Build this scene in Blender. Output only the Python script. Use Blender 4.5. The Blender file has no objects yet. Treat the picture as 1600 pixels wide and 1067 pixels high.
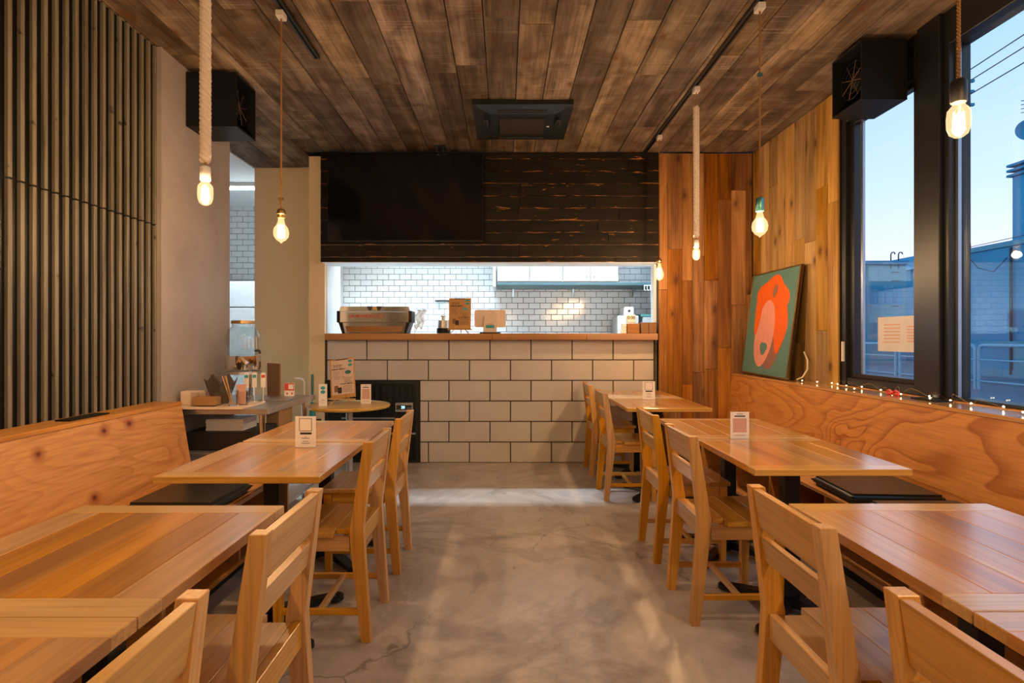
import bpy, bmesh, math, random
from mathutils import Vector, Matrix, Euler
random.seed(7)
PI = math.pi
SC = bpy.context.scene
COL = SC.collection

# ------------------------------------------------------------------ camera
cam = bpy.data.cameras.new('camera'); cam.lens = 20; cam.sensor_width = 36
cam.shift_x = 11/1600; cam.shift_y = -6.5/1600; cam.clip_start = 0.02; cam.clip_end = 300
co = bpy.data.objects.new('camera', cam); COL.objects.link(co)
co.location = (0, 0, 1.22); co.rotation_euler = (PI/2, 0, 0); SC.camera = co
# ------------------------------------------------------------------ look
vs = SC.view_settings
vs.view_transform = 'Standard'; vs.look = 'None'; vs.gamma = 1; vs.use_curve_mapping = False
vs.exposure = 0.0
# ------------------------------------------------------------------ world: dusk sky
w = bpy.data.worlds.new('dusk_sky'); SC.world = w; w.use_nodes = True
nt = w.node_tree; nt.nodes.clear()
o_ = nt.nodes.new('ShaderNodeOutputWorld'); bg = nt.nodes.new('ShaderNodeBackground')
tc = nt.nodes.new('ShaderNodeTexCoord'); sp = nt.nodes.new('ShaderNodeSeparateXYZ'); rp = nt.nodes.new('ShaderNodeValToRGB')
nt.links.new(tc.outputs['Generated'], sp.inputs[0]); nt.links.new(sp.outputs['Z'], rp.inputs[0])
nt.links.new(rp.outputs[0], bg.inputs[0]); nt.links.new(bg.outputs[0], o_.inputs[0])
cr = rp.color_ramp
cr.elements[0].position = 0.0; cr.elements[0].color = (.66, .52, .62, 1)
cr.elements[1].position = 1.0; cr.elements[1].color = (.10, .27, .50, 1)
for p, c in ((.11, (.62, .60, .70, 1)), (.22, (.46, .56, .70, 1)), (.45, (.26, .43, .60, 1))):
    e = cr.elements.new(p); e.color = c
bg.inputs[1].default_value = 2.2
# ------------------------------------------------------------------ large lamps of the kitchen (LED tubes)
def area(name, loc, sx, sy, power, color, rot=(0, 0, 0)):
    l = bpy.data.lights.new(name, 'AREA'); l.shape = 'RECTANGLE'; l.size = sx; l.size_y = sy
    l.energy = power; l.color = color; l.spread = math.radians(100)
    o = bpy.data.objects.new(name, l); COL.objects.link(o); o.location = loc; o.rotation_euler = rot
    return o
area('kitchen_tube_light', (-.9, 6.53, 2.915), 5.6, .06, 370, (.72, .90, 1.0))
area('kitchen_tube_light', (.0, 7.15, 2.93), 3.2, .05, 45, (.72, .90, 1.0))
BULB_W = 31.0
BULB_C = (1.0, .655, .36)

# ------------------------------------------------------------------ helpers
def link(name, me, mat=None, parent=None, loc=(0, 0, 0), rot=(0, 0, 0)):
    o = bpy.data.objects.new(name, me); COL.objects.link(o)
    if mat is not None:
        if len(me.materials) == 0: me.materials.append(mat)
    o.parent = parent; o.location = loc; o.rotation_euler = rot
    return o
def mesh(bm, smooth=False, name='m'):
    me = bpy.data.meshes.new(name)
    bmesh.ops.recalc_face_normals(bm, faces=bm.faces)
    bm.to_mesh(me); bm.free()
    if smooth:
        for p in me.polygons: p.use_smooth = True
        try: me.set_sharp_from_angle(angle=math.radians(38))
        except Exception: pass
    return me
def add_box(bm, x0, x1, y0, y1, z0, z1, M=None, bev=0):
    vs_ = [bm.verts.new(v) for v in ((x0,y0,z0),(x1,y0,z0),(x1,y1,z0),(x0,y1,z0),(x0,y0,z1),(x1,y0,z1),(x1,y1,z1),(x0,y1,z1))]
    fs = [bm.faces.new([vs_[i] for i in f]) for f in ((0,3,2,1),(4,5,6,7),(0,1,5,4),(1,2,6,5),(2,3,7,6),(3,0,4,7))]
    allv = vs_
    if bev > 0:
        es = list({e for f in fs for e in f.edges})
        r = bmesh.ops.bevel(bm, geom=es, offset=bev, segments=1, affect='EDGES')
        allv = list({v for v in r['verts']} | {v for v in vs_ if v.is_valid})
    if M is not None: bmesh.ops.transform(bm, matrix=M, verts=allv)
    return allv
def box(name, b, mat, parent=None, bev=0, **kw):
    """b = x0,x1,y0,y1,z0,z1 ; the origin goes to the middle of the box"""
    c = ((b[0]+b[1])/2, (b[2]+b[3])/2, (b[4]+b[5])/2)
    bm = bmesh.new(); h = ((b[1]-b[0])/2, (b[3]-b[2])/2, (b[5]-b[4])/2)
    add_box(bm, -h[0], h[0], -h[1], h[1], -h[2], h[2], bev=bev)
    return link(name, mesh(bm), mat, parent, c, **kw)
def add_prism(bm, pts, axis, a, b):
    """polygon pts in the plane across `axis`, pushed from a to b"""
    def P(u, v, t): return {'x': (t, u, v), 'y': (u, t, v), 'z': (u, v, t)}[axis]
    A = [bm.verts.new(P(u, v, a)) for u, v in pts]; B = [bm.verts.new(P(u, v, b)) for u, v in pts]
    bm.faces.new(A); bm.faces.new(B[::-1]); n = len(pts)
    for i in range(n): bm.faces.new((A[i], B[i], B[(i+1) % n], A[(i+1) % n]))
def add_lathe(bm, prof, seg=24, c=(0, 0, 0)):
    rings = []
    for r, z in prof:
        if r < 1e-6: rings.append([bm.verts.new((c[0], c[1], c[2]+z))])
        else: rings.append([bm.verts.new((c[0]+r*math.cos(2*PI*i/seg), c[1]+r*math.sin(2*PI*i/seg), c[2]+z)) for i in range(seg)])
    for A, B in zip(rings, rings[1:]):
        for i in range(seg):
            j = (i+1) % seg
            if len(A) == 1 and len(B) == 1: continue
            if len(A) == 1: bm.faces.new((A[0], B[i], B[j]))
            elif len(B) == 1: bm.faces.new((A[i], B[0], A[j]))
            else: bm.faces.new((A[i], B[i], B[j], A[j]))
def add_tube(bm, pts, r, seg=8, closed=False):
    pts = [Vector(p) for p in pts]; n = len(pts); rings = []
    up = Vector((0, 0, 1)); prev = None
    for i, p in enumerate(pts):
        if closed: t = pts[(i+1) % n]-pts[i-1]
        else: t = pts[min(i+1, n-1)]-pts[max(i-1, 0)]
        t.normalize()
        if prev is None:
            a = t.cross(up)
            if a.length < 1e-3: a = t.cross(Vector((1, 0, 0)))
            a.normalize()
        else:
            a = prev - t*prev.dot(t); a.normalize()
        prev = a; b = t.cross(a)
        rr = r[i] if isinstance(r, (list, tuple)) else r
        rings.append([bm.verts.new(p + a*rr*math.cos(2*PI*k/seg) + b*rr*math.sin(2*PI*k/seg)) for k in range(seg)])
    m = n if closed else n-1
    for i in range(m):
        A, B = rings[i], rings[(i+1) % n]
        for k in range(seg): bm.faces.new((A[k], B[k], B[(k+1) % seg], A[(k+1) % seg]))
    if not closed: bm.faces.new(rings[0][::-1]); bm.faces.new(rings[-1])
def lathe(name, prof, mat, parent=None, loc=(0,0,0), seg=24, rot=(0,0,0)):
    bm = bmesh.new(); add_lathe(bm, prof, seg); return link(name, mesh(bm, True), mat, parent, loc, rot)
def tube(name, pts, r, mat, parent=None, seg=8, closed=False, loc=(0,0,0)):
    bm = bmesh.new(); add_tube(bm, pts, r, seg, closed); return link(name, mesh(bm, True), mat, parent, loc)
def prism(name, pts, axis, a, b, mat, parent=None, loc=(0,0,0), rot=(0,0,0), bev=0):
    bm = bmesh.new(); add_prism(bm, pts, axis, a, b)
    if bev: bmesh.ops.bevel(bm, geom=list(bm.edges), offset=bev, segments=1, affect='EDGES')
    return link(name, mesh(bm), mat, parent, loc, rot)
def thing(name, label, cat, loc=(0,0,0), rz=0, group=None, rot=None):
    o = bpy.data.objects.new(name, None); COL.objects.link(o); o.empty_display_size = .1
    o.location = loc; o.rotation_euler = rot or (0, 0, rz); o['label'] = label; o['category'] = cat
    if group: o['group'] = group
    return o
def tag(o, label, cat, group=None):
    o['label'] = label; o['category'] = cat
    if group: o['group'] = group
    return o
def struct(o, label=None, cat=None):
    o['kind'] = 'structure'
    if label: o['label'] = label
    if cat: o['category'] = cat
    return o
def sthing(name, loc=(0,0,0), label=None, cat=None):
    o = bpy.data.objects.new(name, None); COL.objects.link(o); o.location = loc
    return struct(o, label, cat)
def kids(o): return list(CH.get(o, [])) 
def dup(root, loc, rz, label, group=None):
    def cp(o, par):
        c = o.copy(); COL.objects.link(c); c.parent = par
        for ch in [x for x in list(COL.objects) if x.parent == o]: cp(ch, c)
        return c
    c = cp(root, None); c.location = loc; c.rotation_euler = (0, 0, rz); c['label'] = label
    if group: c['group'] = group
    return c
def text(name, body, size, mat, parent, loc, rot, align='CENTER', sx=1.0):
    cu = bpy.data.curves.new(name, 'FONT'); cu.body = body; cu.size = size; cu.align_x = align; cu.align_y = 'CENTER'; cu.extrude = .0004; cu.offset = size*.018; cu.resolution_u = 2
    t = bpy.data.objects.new('t', cu); COL.objects.link(t)
    me = bpy.data.meshes.new_from_object(t.evaluated_get(bpy.context.evaluated_depsgraph_get()))
    bpy.data.objects.remove(t)
    me.materials.clear(); o = link(name, me, mat, parent, loc, rot); o.scale = (sx, 1, 1); return o

# ------------------------------------------------------------------ materials
def newmat(name):
    m = bpy.data.materials.new(name); m.use_nodes = True; n = m.node_tree; n.nodes.clear()
    out = n.nodes.new('ShaderNodeOutputMaterial'); b = n.nodes.new('ShaderNodeBsdfPrincipled')
    n.links.new(b.outputs[0], out.inputs[0]); return m, n, b, out
def nd(n, t, **kw):
    x = n.nodes.new(t)
    for k, v in kw.items(): setattr(x, k, v)
    return x
def ramp(n, src, stops, interp='LINEAR'):
    r = nd(n, 'ShaderNodeValToRGB'); r.color_ramp.interpolation = interp
    el = r.color_ramp.elements
    el[0].position, el[0].color = stops[0][0], (*stops[0][1], 1)
    el[1].position, el[1].color = stops[-1][0], (*stops[-1][1], 1)
    for p, c in stops[1:-1]: e = el.new(p); e.color = (*c, 1)
    n.links.new(src, r.inputs[0]); return r.outputs[0]
def mixc(n, a, b, fac, mode='MIX'):
    m = nd(n, 'ShaderNodeMix', data_type='RGBA', blend_type=mode)
    for s, v in ((0, fac), (6, a), (7, b)):
        if isinstance(v, (int, float)): m.inputs[s].default_value = v
        elif isinstance(v, tuple): m.inputs[s].default_value = (*v, 1)
        else: n.links.new(v, m.inputs[s])
    return m.outputs[2]
def mth(n, op, a, b=0.0, c=None):
    m = nd(n, 'ShaderNodeMath', operation=op)
    for i, v in enumerate((a, b, c)):
        if v is None: continue
        if isinstance(v, (int, float)): m.inputs[i].default_value = v
        else: n.links.new(v, m.inputs[i])
    return m.outputs[0]
def noise(n, vec, scale=5, detail=4, rough=.5, dist=0):
    x = nd(n, 'ShaderNodeTexNoise'); x.inputs['Scale'].default_value = scale; x.inputs['Detail'].default_value = detail
    x.inputs['Roughness'].default_value = rough; x.inputs['Distortion'].default_value = dist
    n.links.new(vec, x.inputs['Vector']); return x.outputs[0]
def coords(n, rnd=True, scale=(1,1,1)):
    t = nd(n, 'ShaderNodeTexCoord'); m = nd(n, 'ShaderNodeMapping'); m.inputs['Scale'].default_value = scale
    src = t.outputs['Object']
    oi = nd(n, 'ShaderNodeObjectInfo')
    if rnd:
        k = nd(n, 'ShaderNodeVectorMath', operation='SCALE'); k.inputs[0].default_value = (13.1, 7.7, 19.3)
        n.links.new(oi.outputs['Random'], k.inputs['Scale'])
        a = nd(n, 'ShaderNodeVectorMath', operation='ADD'); n.links.new(src, a.inputs[0]); n.links.new(k.outputs[0], a.inputs[1]); src = a.outputs[0]
    n.links.new(src, m.inputs[0]); return m.outputs[0], src, oi.outputs['Random'], t
def bump(n, b, h, strength=.2, dist=.01):
    x = nd(n, 'ShaderNodeBump'); x.inputs['Strength'].default_value = strength; x.inputs['Distance'].default_value = dist
    n.links.new(h, x.inputs['Height']); n.links.new(x.outputs[0], b.inputs['Normal'])
def plain(name, c, rough=.5, metal=0, coat=0, emit=None, es=0, trans=0, nscale=0, spec=None):
    m, n, b, out = newmat(name)
    b.inputs['Base Color'].default_value = (*c, 1); b.inputs['Roughness'].default_value = rough; b.inputs['Metallic'].default_value = metal
    b.inputs['Coat Weight'].default_value = coat; b.inputs['Transmission Weight'].default_value = trans
    if spec is not None: b.inputs['Specular IOR Level'].default_value = spec
    if emit: b.inputs['Emission Color'].default_value = (*emit, 1); b.inputs['Emission Strength'].default_value = es
    v, src, rnd, t = coords(n, True)
    nz = noise(n, v, nscale or 18, 3)
    col = mixc(n, tuple(x*.88 for x in c), tuple(min(1, x*1.1) for x in c), nz)
    n.links.new(col, b.inputs['Base Color'])
    return m
def wood(name, stops, axis='y', rough=.4, coat=0.0, var=.3, stretch=.9, across=11, bmp=.12, knots=None, saw=None, gmul=.75, spec=.5, croughness=.2, hue=0.0):
    m, n, b, out = newmat(name)
    sc = [across]*3; sc['xyz'.index(axis)] = stretch
    v, src, rnd, t = coords(n, True, sc)
    g = noise(n, v, 1, 5, .55, .6)
    col = ramp(n, g, stops)
    sc2 = [across*9]*3; sc2['xyz'.index(axis)] = stretch*2.2
    mp = nd(n, 'ShaderNodeMapping'); mp.inputs['Scale'].default_value = sc2; n.links.new(src, mp.inputs[0])
    f = noise(n, mp.outputs[0], 1, 3, .6)
    fr = ramp(n, f, [(.32, (gmul,)*3), (.55, (1,)*3)])
    col = mixc(n, col, fr, 1.0, 'MULTIPLY')
    h = mth(n, 'ADD', f, g)
    if saw:
        sc3 = [1.5]*3; sc3['xyz'.index(axis)] = 110
        mp3 = nd(n, 'ShaderNodeMapping'); mp3.inputs['Scale'].default_value = sc3; n.links.new(src, mp3.inputs[0])
        s = noise(n, mp3.outputs[0], 1, 3, .7, .4)
        big = noise(n, src, 2.5, 2)
        sr = mth(n, 'MULTIPLY', ramp(n, s, [(.52, (0,)*3), (.72, (1,)*3)]), ramp(n, big, [(.45, (0,)*3), (.65, (1,)*3)]))
        col = mixc(n, col, saw, mth(n, 'MULTIPLY', sr, .55))
        pt = noise(n, src, 3.3, 5, .6, .8)
        col = mixc(n, col, ramp(n, pt, [(.36, (.42, .38, .35)), (.6, (1, 1, 1))]), .85, 'MULTIPLY')
    if knots:
        kc, kd = knots
        sk = [3.2]*3; sk['xyz'.index(axis)] = 1.7
        mk = nd(n, 'ShaderNodeMapping'); mk.inputs['Scale'].default_value = sk; n.links.new(src, mk.inputs[0])
        sx_ = nd(n, 'ShaderNodeSeparateXYZ'); n.links.new(mk.outputs[0], sx_.inputs[0]); cx_ = nd(n, 'ShaderNodeCombineXYZ')
        if axis == 'z': n.links.new(mth(n, 'ADD', sx_.outputs[0], sx_.outputs[1]), cx_.inputs[0]); n.links.new(sx_.outputs[2], cx_.inputs[1])
        else: n.links.new(sx_.outputs[0], cx_.inputs[0]); n.links.new(sx_.outputs[1], cx_.inputs[1])
        vo = nd(n, 'ShaderNodeTexVoronoi', voronoi_dimensions='2D'); mk = cx_; vo.inputs['Scale'].default_value = kd; n.links.new(mk.outputs[0], vo.inputs['Vector'])
        dd = mth(n, 'ADD', vo.outputs['Distance'], mth(n, 'MULTIPLY', noise(n, src, 16, 3), .12))
        km = ramp(n, dd, [(.085, (1,)*3), (.13, (.45,)*3), (.22, (0,)*3)])
        col = mixc(n, col, kc, mth(n, 'MULTIPLY', km, .85))
    hs = nd(n, 'ShaderNodeHueSaturation'); n.links.new(col, hs.inputs['Color'])
    n.links.new(mth(n, 'MULTIPLY_ADD', rnd, var, 1-var/2), hs.inputs['Value'])
    r2 = mth(n, 'FRACT', mth(n, 'MULTIPLY', rnd, 17.3))
    n.links.new(mth(n, 'MULTIPLY_ADD', r2, .3, .85), hs.inputs['Saturation'])
    if hue: n.links.new(mth(n, 'MULTIPLY_ADD', r2, hue, .5-hue/2), hs.inputs['Hue'])
    n.links.new(hs.outputs[0], b.inputs['Base Color'])
    b.inputs['Roughness'].default_value = rough; b.inputs['Coat Weight'].default_value = coat; b.inputs['Coat Roughness'].default_value = croughness
    b.inputs['Specular IOR Level'].default_value = spec
    if coat >= 1: b.inputs['Coat IOR'].default_value = 1.7
    bump(n, b, h, bmp, .004)
    return m
def plywood(name, base, dark, freq=9, nsc=(.8, .45, 2.6), knots=None, width=.5):
    """rotary-cut veneer: contour lines of a slow noise"""
    m, n, b, out = newmat(name)
    v, src, rnd, t = coords(n, False, nsc)
    g = noise(n, v, 1.5, 2.0, .45, .5)
    g = mth(n, 'ADD', g, mth(n, 'MULTIPLY', noise(n, v, 9, 3), .012))
    s = mth(n, 'FRACT', mth(n, 'MULTIPLY', g, freq))
    lin = ramp(n, s, [(0, (0,)*3), (1-width, (.12,)*3), (.93, (1,)*3), (1, (0,)*3)])
    patch = noise(n, v, .9, 2)
    lin = mth(n, 'MULTIPLY', lin, ramp(n, patch, [(.3, (.25,)*3), (.62, (.9,)*3)]))
    col = mixc(n, base, dark, lin)
    sc2 = [40]*3; sc2[1] = 2.2
    mp = nd(n, 'ShaderNodeMapping'); mp.inputs['Scale'].default_value = sc2; n.links.new(src, mp.inputs[0])
    f = noise(n, mp.outputs[0], 2, 4, .6)
    col = mixc(n, col, ramp(n, f, [(.35, (.80, .76, .72)), (.6, (1, 1, 1))]), 1, 'MULTIPLY')
    if knots:
        vo = nd(n, 'ShaderNodeTexVoronoi', voronoi_dimensions='2D'); vo.inputs['Scale'].default_value = knots[1]
        sx_ = nd(n, 'ShaderNodeSeparateXYZ'); n.links.new(src, sx_.inputs[0]); mk = nd(n, 'ShaderNodeCombineXYZ')
        n.links.new(mth(n, 'MULTIPLY', sx_.outputs[1], .75), mk.inputs[0]); n.links.new(sx_.outputs[2], mk.inputs[1]); n.links.new(mk.outputs[0], vo.inputs['Vector'])
        dd = mth(n, 'ADD', vo.outputs['Distance'], mth(n, 'MULTIPLY', noise(n, src, 9, 2), .08))
        sep = nd(n, 'ShaderNodeSeparateColor'); n.links.new(vo.outputs['Color'], sep.inputs[0])
        pick = mth(n, 'GREATER_THAN', sep.outputs[0], .35)
        km = mth(n, 'MULTIPLY', ramp(n, dd, [(.07, (1,)*3), (.10, (.6,)*3), (.17, (0,)*3)]), pick)
        col = mixc(n, col, knots[0], km)
        km2 = mth(n, 'MULTIPLY', ramp(n, dd, [(.05, (1,)*3), (.075, (0,)*3)]), pick)
        col = mixc(n, col, tuple(x*.3 for x in knots[0]), km2)
    n.links.new(col, b.inputs['Base Color']); b.inputs['Roughness'].default_value = .42
    bump(n, b, f, .08, .003)
    return m

M = {}
M['chair'] = wood('chair_wood', [(.25, (.46, .205, .042)), (.5, (.63, .31, .07)), (.75, (.72, .39, .11))], 'z', .38, .25, .22, spec=.4)
M['chair_y'] = wood('chair_wood_across', [(.25, (.36, .17, .042)), (.5, (.55, .29, .08)), (.75, (.67, .39, .13))], 'y', .36, .7, .35, spec=.4)
M['chair_x'] = wood('chair_wood_fore_aft', [(.25, (.46, .205, .042)), (.5, (.63, .31, .07)), (.75, (.72, .39, .11))], 'x', .38, .25, .22, spec=.4)
M['table_y'] = wood('table_plank_wood', [(.25, (.34, .135, .028)), (.45, (.52, .235, .052)), (.6, (.62, .30, .075)), (.75, (.74, .43, .14))], 'y', .34, 1.0, .28, across=9, spec=.5, croughness=.19, bmp=.1)
M['table_x'] = wood('table_border_wood', [(.25, (.52, .27, .08)), (.55, (.66, .38, .12)), (.8, (.74, .46, .18))], 'x', .30, 1.0, .16, across=9, spec=.5, croughness=.19, bmp=.1)
M['round'] = wood('round_table_wood', [(.25, (.55, .33, .10)), (.55, (.66, .42, .15)), (.8, (.74, .52, .22))], 'x', .35, .3, .1)
M['ceil'] = wood('reclaimed_ceiling_wood', [(.25, (.055, .037, .025)), (.45, (.15, .105, .072)), (.60, (.245, .18, .125)), (.78, (.36, .275, .20))], 'y', .75, 0, .6, across=7, saw=(.55, .44, .33), knots=((.10, .04, .014), 1.1), spec=.2, gmul=.6, bmp=.35, hue=.02)
M['wall_back'] = wood('reddish_board_wood', [(.25, (.10, .032, .007)), (.45, (.26, .10, .020)), (.62, (.38, .165, .034)), (.8, (.50, .25, .065))], 'z', .5, .05, .55, across=8, knots=((.06, .02, .008), 1.0), spec=.3, gmul=.62)
M['wall_side'] = wood('honey_board_wood', [(.25, (.17, .08, .022)), (.45, (.37, .20, .055)), (.62, (.50, .30, .09)), (.8, (.66, .44, .16))], 'z', .5, .05, .4, across=8, knots=((.08, .03, .012), 1.0), spec=.3, gmul=.66)
M['counter'] = wood('counter_board_wood', [(.25, (.26, .10, .028)), (.5, (.40, .17, .045)), (.8, (.52, .25, .08))], 'x', .4, .2, .2)
M['easel'] = wood('easel_wood', [(.25, (.45, .24, .08)), (.6, (.58, .34, .13)), (.8, (.64, .4, .17))], 'z', .5, 0, .2)
M['ply_r'] = plywood('plywood_swirl', (.62, .275, .075), (.36, .115, .022), 17, (1.2, .50, 1.5), width=.45)
M['ply_l'] = plywood('plywood_knotty', (.62, .31, .11), (.42, .16, .04), 26, (.8, .30, 1.6), knots=((.25, .06, .018), 3.2), width=.5)
M['bench_edge'] = wood('bench_board_wood', [(.25, (.42, .18, .05)), (.5, (.55, .26, .08)), (.8, (.64, .33, .12))], 'y', .45, .1, .2)
M['ledge'] = wood('ledge_wood', [(.25, (.46, .20, .06)), (.5, (.58, .28, .09)), (.8, (.66, .35, .13))], 'y', .22, .7, .1, croughness=.12)
# dark painted boards with worn edges
def worn():
    m, n, b, out = newmat('worn_black_board'); v, src, rnd, t = coords(n, True, (1.2, 4, 9))
    g = noise(n, v, 2, 5, .6); base = ramp(n, g, [(.3, (.004, .003, .002)), (.6, (.012, .008, .004)), (.8, (.028, .017, .008))])
    se = nd(n, 'ShaderNodeSeparateXYZ'); n.links.new(t.outputs['Generated'], se.inputs[0])
    e = mth(n, 'ABSOLUTE', mth(n, 'SUBTRACT', se.outputs['Z'], .5)); e = mth(n, 'MULTIPLY', mth(n, 'POWER', mth(n, 'MULTIPLY', e, 2), 10), .17)
    ns = noise(n, v, 5, 6, .65, .5); k = mth(n, 'ADD', ns, e)
    col = mixc(n, base, (.36, .15, .045), ramp(n, k, [(.655, (0,)*3), (.69, (.8,)*3)]))
    hs = nd(n, 'ShaderNodeHueSaturation'); n.links.new(col, hs.inputs['Color']); n.links.new(mth(n, 'MULTIPLY_ADD', rnd, .9, .6), hs.inputs['Value'])
    n.links.new(hs.outputs[0], b.inputs['Base Color']); b.inputs['Roughness'].default_value = .55; b.inputs['Specular IOR Level'].default_value = .2; bump(n, b, ns, .3, .004); return m
M['worn'] = worn()
def slatm():
    m, n, b, out = newmat('grey_green_slat_wood'); v, src, rnd, t = coords(n, True, (30, 30, 1.6))
    g = noise(n, v, 1, 5, .6, .5); base = ramp(n, g, [(.25, (.07, .06, .042)), (.5, (.17, .148, .105)), (.8, (.25, .22, .16))])
    sp_ = noise(n, src, 14, 3); base = mixc(n, base, (.02, .018, .014), ramp(n, sp_, [(.68, (0,)*3), (.74, (.9,)*3)]))
    n.links.new(base, b.inputs['Base Color']); b.inputs['Roughness'].default_value = .42; bump(n, b, g, .15, .003); return m
M['slat'] = slatm()
def floorm():
    m, n, b, out = newmat('polished_concrete_floor'); v, src, rnd, t = coords(n, False)
    a = noise(n, src, .9, 6, .6, .6); c2 = noise(n, src, 3.2, 8, .65, .3); fine = noise(n, src, 40, 4, .7)
    col = ramp(n, a, [(.3, (.32, .285, .265)), (.46, (.54, .485, .45)), (.50, (.40, .36, .335)), (.56, (.56, .505, .47)), (.68, (.68, .62, .57))])
    col = mixc(n, col, ramp(n, c2, [(.3, (.78, .76, .73)), (.62, (1.02, 1.01, 1.0))]), 1, 'MULTIPLY')
    col = mixc(n, col, ramp(n, fine, [(.3, (.9, .89, .88)), (.6, (1, 1, 1))]), 1, 'MULTIPLY')
    vo = nd(n, 'ShaderNodeTexVoronoi', feature='DISTANCE_TO_EDGE'); vo.inputs['Scale'].default_value = .62
    wv = noise(n, src, 2.2, 7, .62); wv3 = nd(n, 'ShaderNodeVectorMath', operation='ADD')
    wc = nd(n, 'ShaderNodeTexNoise'); wc.inputs['Scale'].default_value = 1.8; wc.inputs['Detail'].default_value = 5; wc.inputs['Roughness'].default_value = .55; n.links.new(src, wc.inputs['Vector'])
    ws = nd(n, 'ShaderNodeVectorMath', operation='SCALE'); ws.inputs['Scale'].default_value = .38; n.links.new(wc.outputs['Color'], ws.inputs[0])
    n.links.new(src, wv3.inputs[0]); n.links.new(ws.outputs[0], wv3.inputs[1]); n.links.new(wv3.outputs[0], vo.inputs['Vector'])
    crk = ramp(n, vo.outputs['Distance'], [(.0, (1,)*3), (.0022, (0,)*3)]); msk = ramp(n, noise(n, src, .8, 2), [(.42, (0,)*3), (.52, (.65,)*3)])
    col = mixc(n, col, (.13, .10, .08), mth(n, 'MULTIPLY', crk, msk))
    n.links.new(col, b.inputs['Base Color'])
    r = ramp(n, a, [(.3, (.24,)*3), (.7, (.42,)*3)]); n.links.new(r, b.inputs['Roughness']); bump(n, b, c2, .06, .01); return m
M['floor'] = floorm()
def plaster(name, c1, c2, sc=2.2, rough=.7, b_=.1):
    m, n, b, out = newmat(name); v, src, rnd, t = coords(n, True)
    g = noise(n, src, sc, 6, .6, .4); n.links.new(ramp(n, g, [(.3, c1), (.7, c2)]), b.inputs['Base Color']); b.inputs['Roughness'].default_value = rough
    bump(n, b, noise(n, src, 60, 3), b_, .003); return m
M['plaster'] = plaster('grey_mortar_plaster', (.29, .25, .235), (.41, .36, .335), 1.6, .5)
M['beige'] = plaster('beige_wall_paint', (.78, .59, .34), (.82, .63, .37), 1.0, .6)
M['rear'] = plaster('rear_wall_paint', (.55, .48, .40), (.62, .54, .45), 1.0, .7)
M['white'] = plaster('white_wall_paint', (.60, .62, .64), (.64, .66, .68), 1.0, .5)
M['block'] = plaster('painted_concrete_block', (.52, .465, .42), (.60, .54, .49), 2.5, .75, .35)
M['mortar'] = plaster('dark_mortar', (.045, .035, .025), (.08, .06, .04), 6, .9)
def tilem():
    m, n, b, out = newmat('white_glazed_tile'); v, src, rnd, t = coords(n, True)
    hs = nd(n, 'ShaderNodeHueSaturation'); hs.inputs['Color'].default_value = (.60, .62, .64, 1); n.links.new(mth(n, 'MULTIPLY_ADD', rnd, .08, .95), hs.inputs['Value'])
    n.links.new(hs.outputs[0], b.inputs['Base Color']); b.inputs['Roughness'].default_value = .12; bump(n, b, noise(n, src, 9, 1), .12, .01); return m
M['tile'] = tilem()
M['grout'] = plain('dark_tile_grout', (.10, .13, .15), .9)
M['black'] = plain('black_frame_metal', (.010, .011, .013), .38, .0)
M['blackwood'] = plain('black_painted_wood', (.006, .006, .007), .5, spec=.25)
M['backing'] = plain('black_wall_backing', (.003, .004, .004), .28)
M['iron'] = plain('black_cast_iron', (.012, .012, .013), .4, .3)
M['ac'] = plain('black_appliance_plastic', (.010, .013, .014), .42, spec=.3)
M['tv'] = plain('television_glass', (.004, .004, .005), .10)
M['leather'] = plain('black_leather', (.012, .014, .013), .32, nscale=30)
M['steel'] = plain('brushed_steel', (.50, .50, .50), .38, .85)
M['chrome'] = plain('polished_chrome', (.8, .8, .8), .08, 1.0)
M['brass'] = plain('aged_brass', (.42, .27, .10), .3, 1.0)
M['whitep'] = plain('white_plastic', (.75, .73, .70), .35)
M['paper'] = plain('white_card_paper', (.82, .76, .72), .6)
M['kraft'] = plain('kraft_paper', (.50, .27, .10), .7)
M['menup'] = plain('menu_paper', (.62, .47, .40), .7)
M['ink'] = plain('black_print_ink', (.03, .025, .025), .6)
M['redink'] = plain('red_print_ink', (.65, .07, .04), .5)
M['pinkink'] = plain('faded_pink_ink', (.62, .36, .30), .6)
M['tealink'] = plain('teal_print_ink', (.03, .33, .38), .6)
M['rope'] = plain('cotton_rope', (.72, .62, .50), .9, nscale=120)
M['cord'] = plain('brown_twisted_cord', (.30, .15, .05), .8, nscale=200)
M['bluecord'] = plain('blue_grey_cord', (.08, .14, .2), .7)
M['teal'] = plain('teal_metal', (.10, .30, .30), .3, .8)
M['cablew'] = plain('white_cable_rubber', (.75, .70, .62), .5)
M['red'] = plain('red_plastic', (.60, .03, .015), .4)
M['cardbox'] = plain('brown_cardboard', (.22, .11, .05), .8)
M['darkbox'] = plain('black_crate_plastic', (.018, .014, .012), .5)
M['gold'] = plain('dark_gold_frame', (.20, .12, .045), .35, .7)
M['sheet'] = plain('pink_white_board', (.74, .58, .47), .45)
M['filament'] = plain('lamp_filament', (1, .8, .5), .5, emit=(1.0, .62, .25), es=60)
M['led'] = plain('fairy_led', (1, .9, .6), .5, emit=(1.0, .80, .42), es=16)
M['ledw'] = plain('led_tube_glow', (1, 1, 1), .5, emit=(.85, .96, 1.0), es=9)
M['display'] = plain('blue_display', (.1, .3, .8), .5, emit=(.25, .6, 1.0), es=4)
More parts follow.
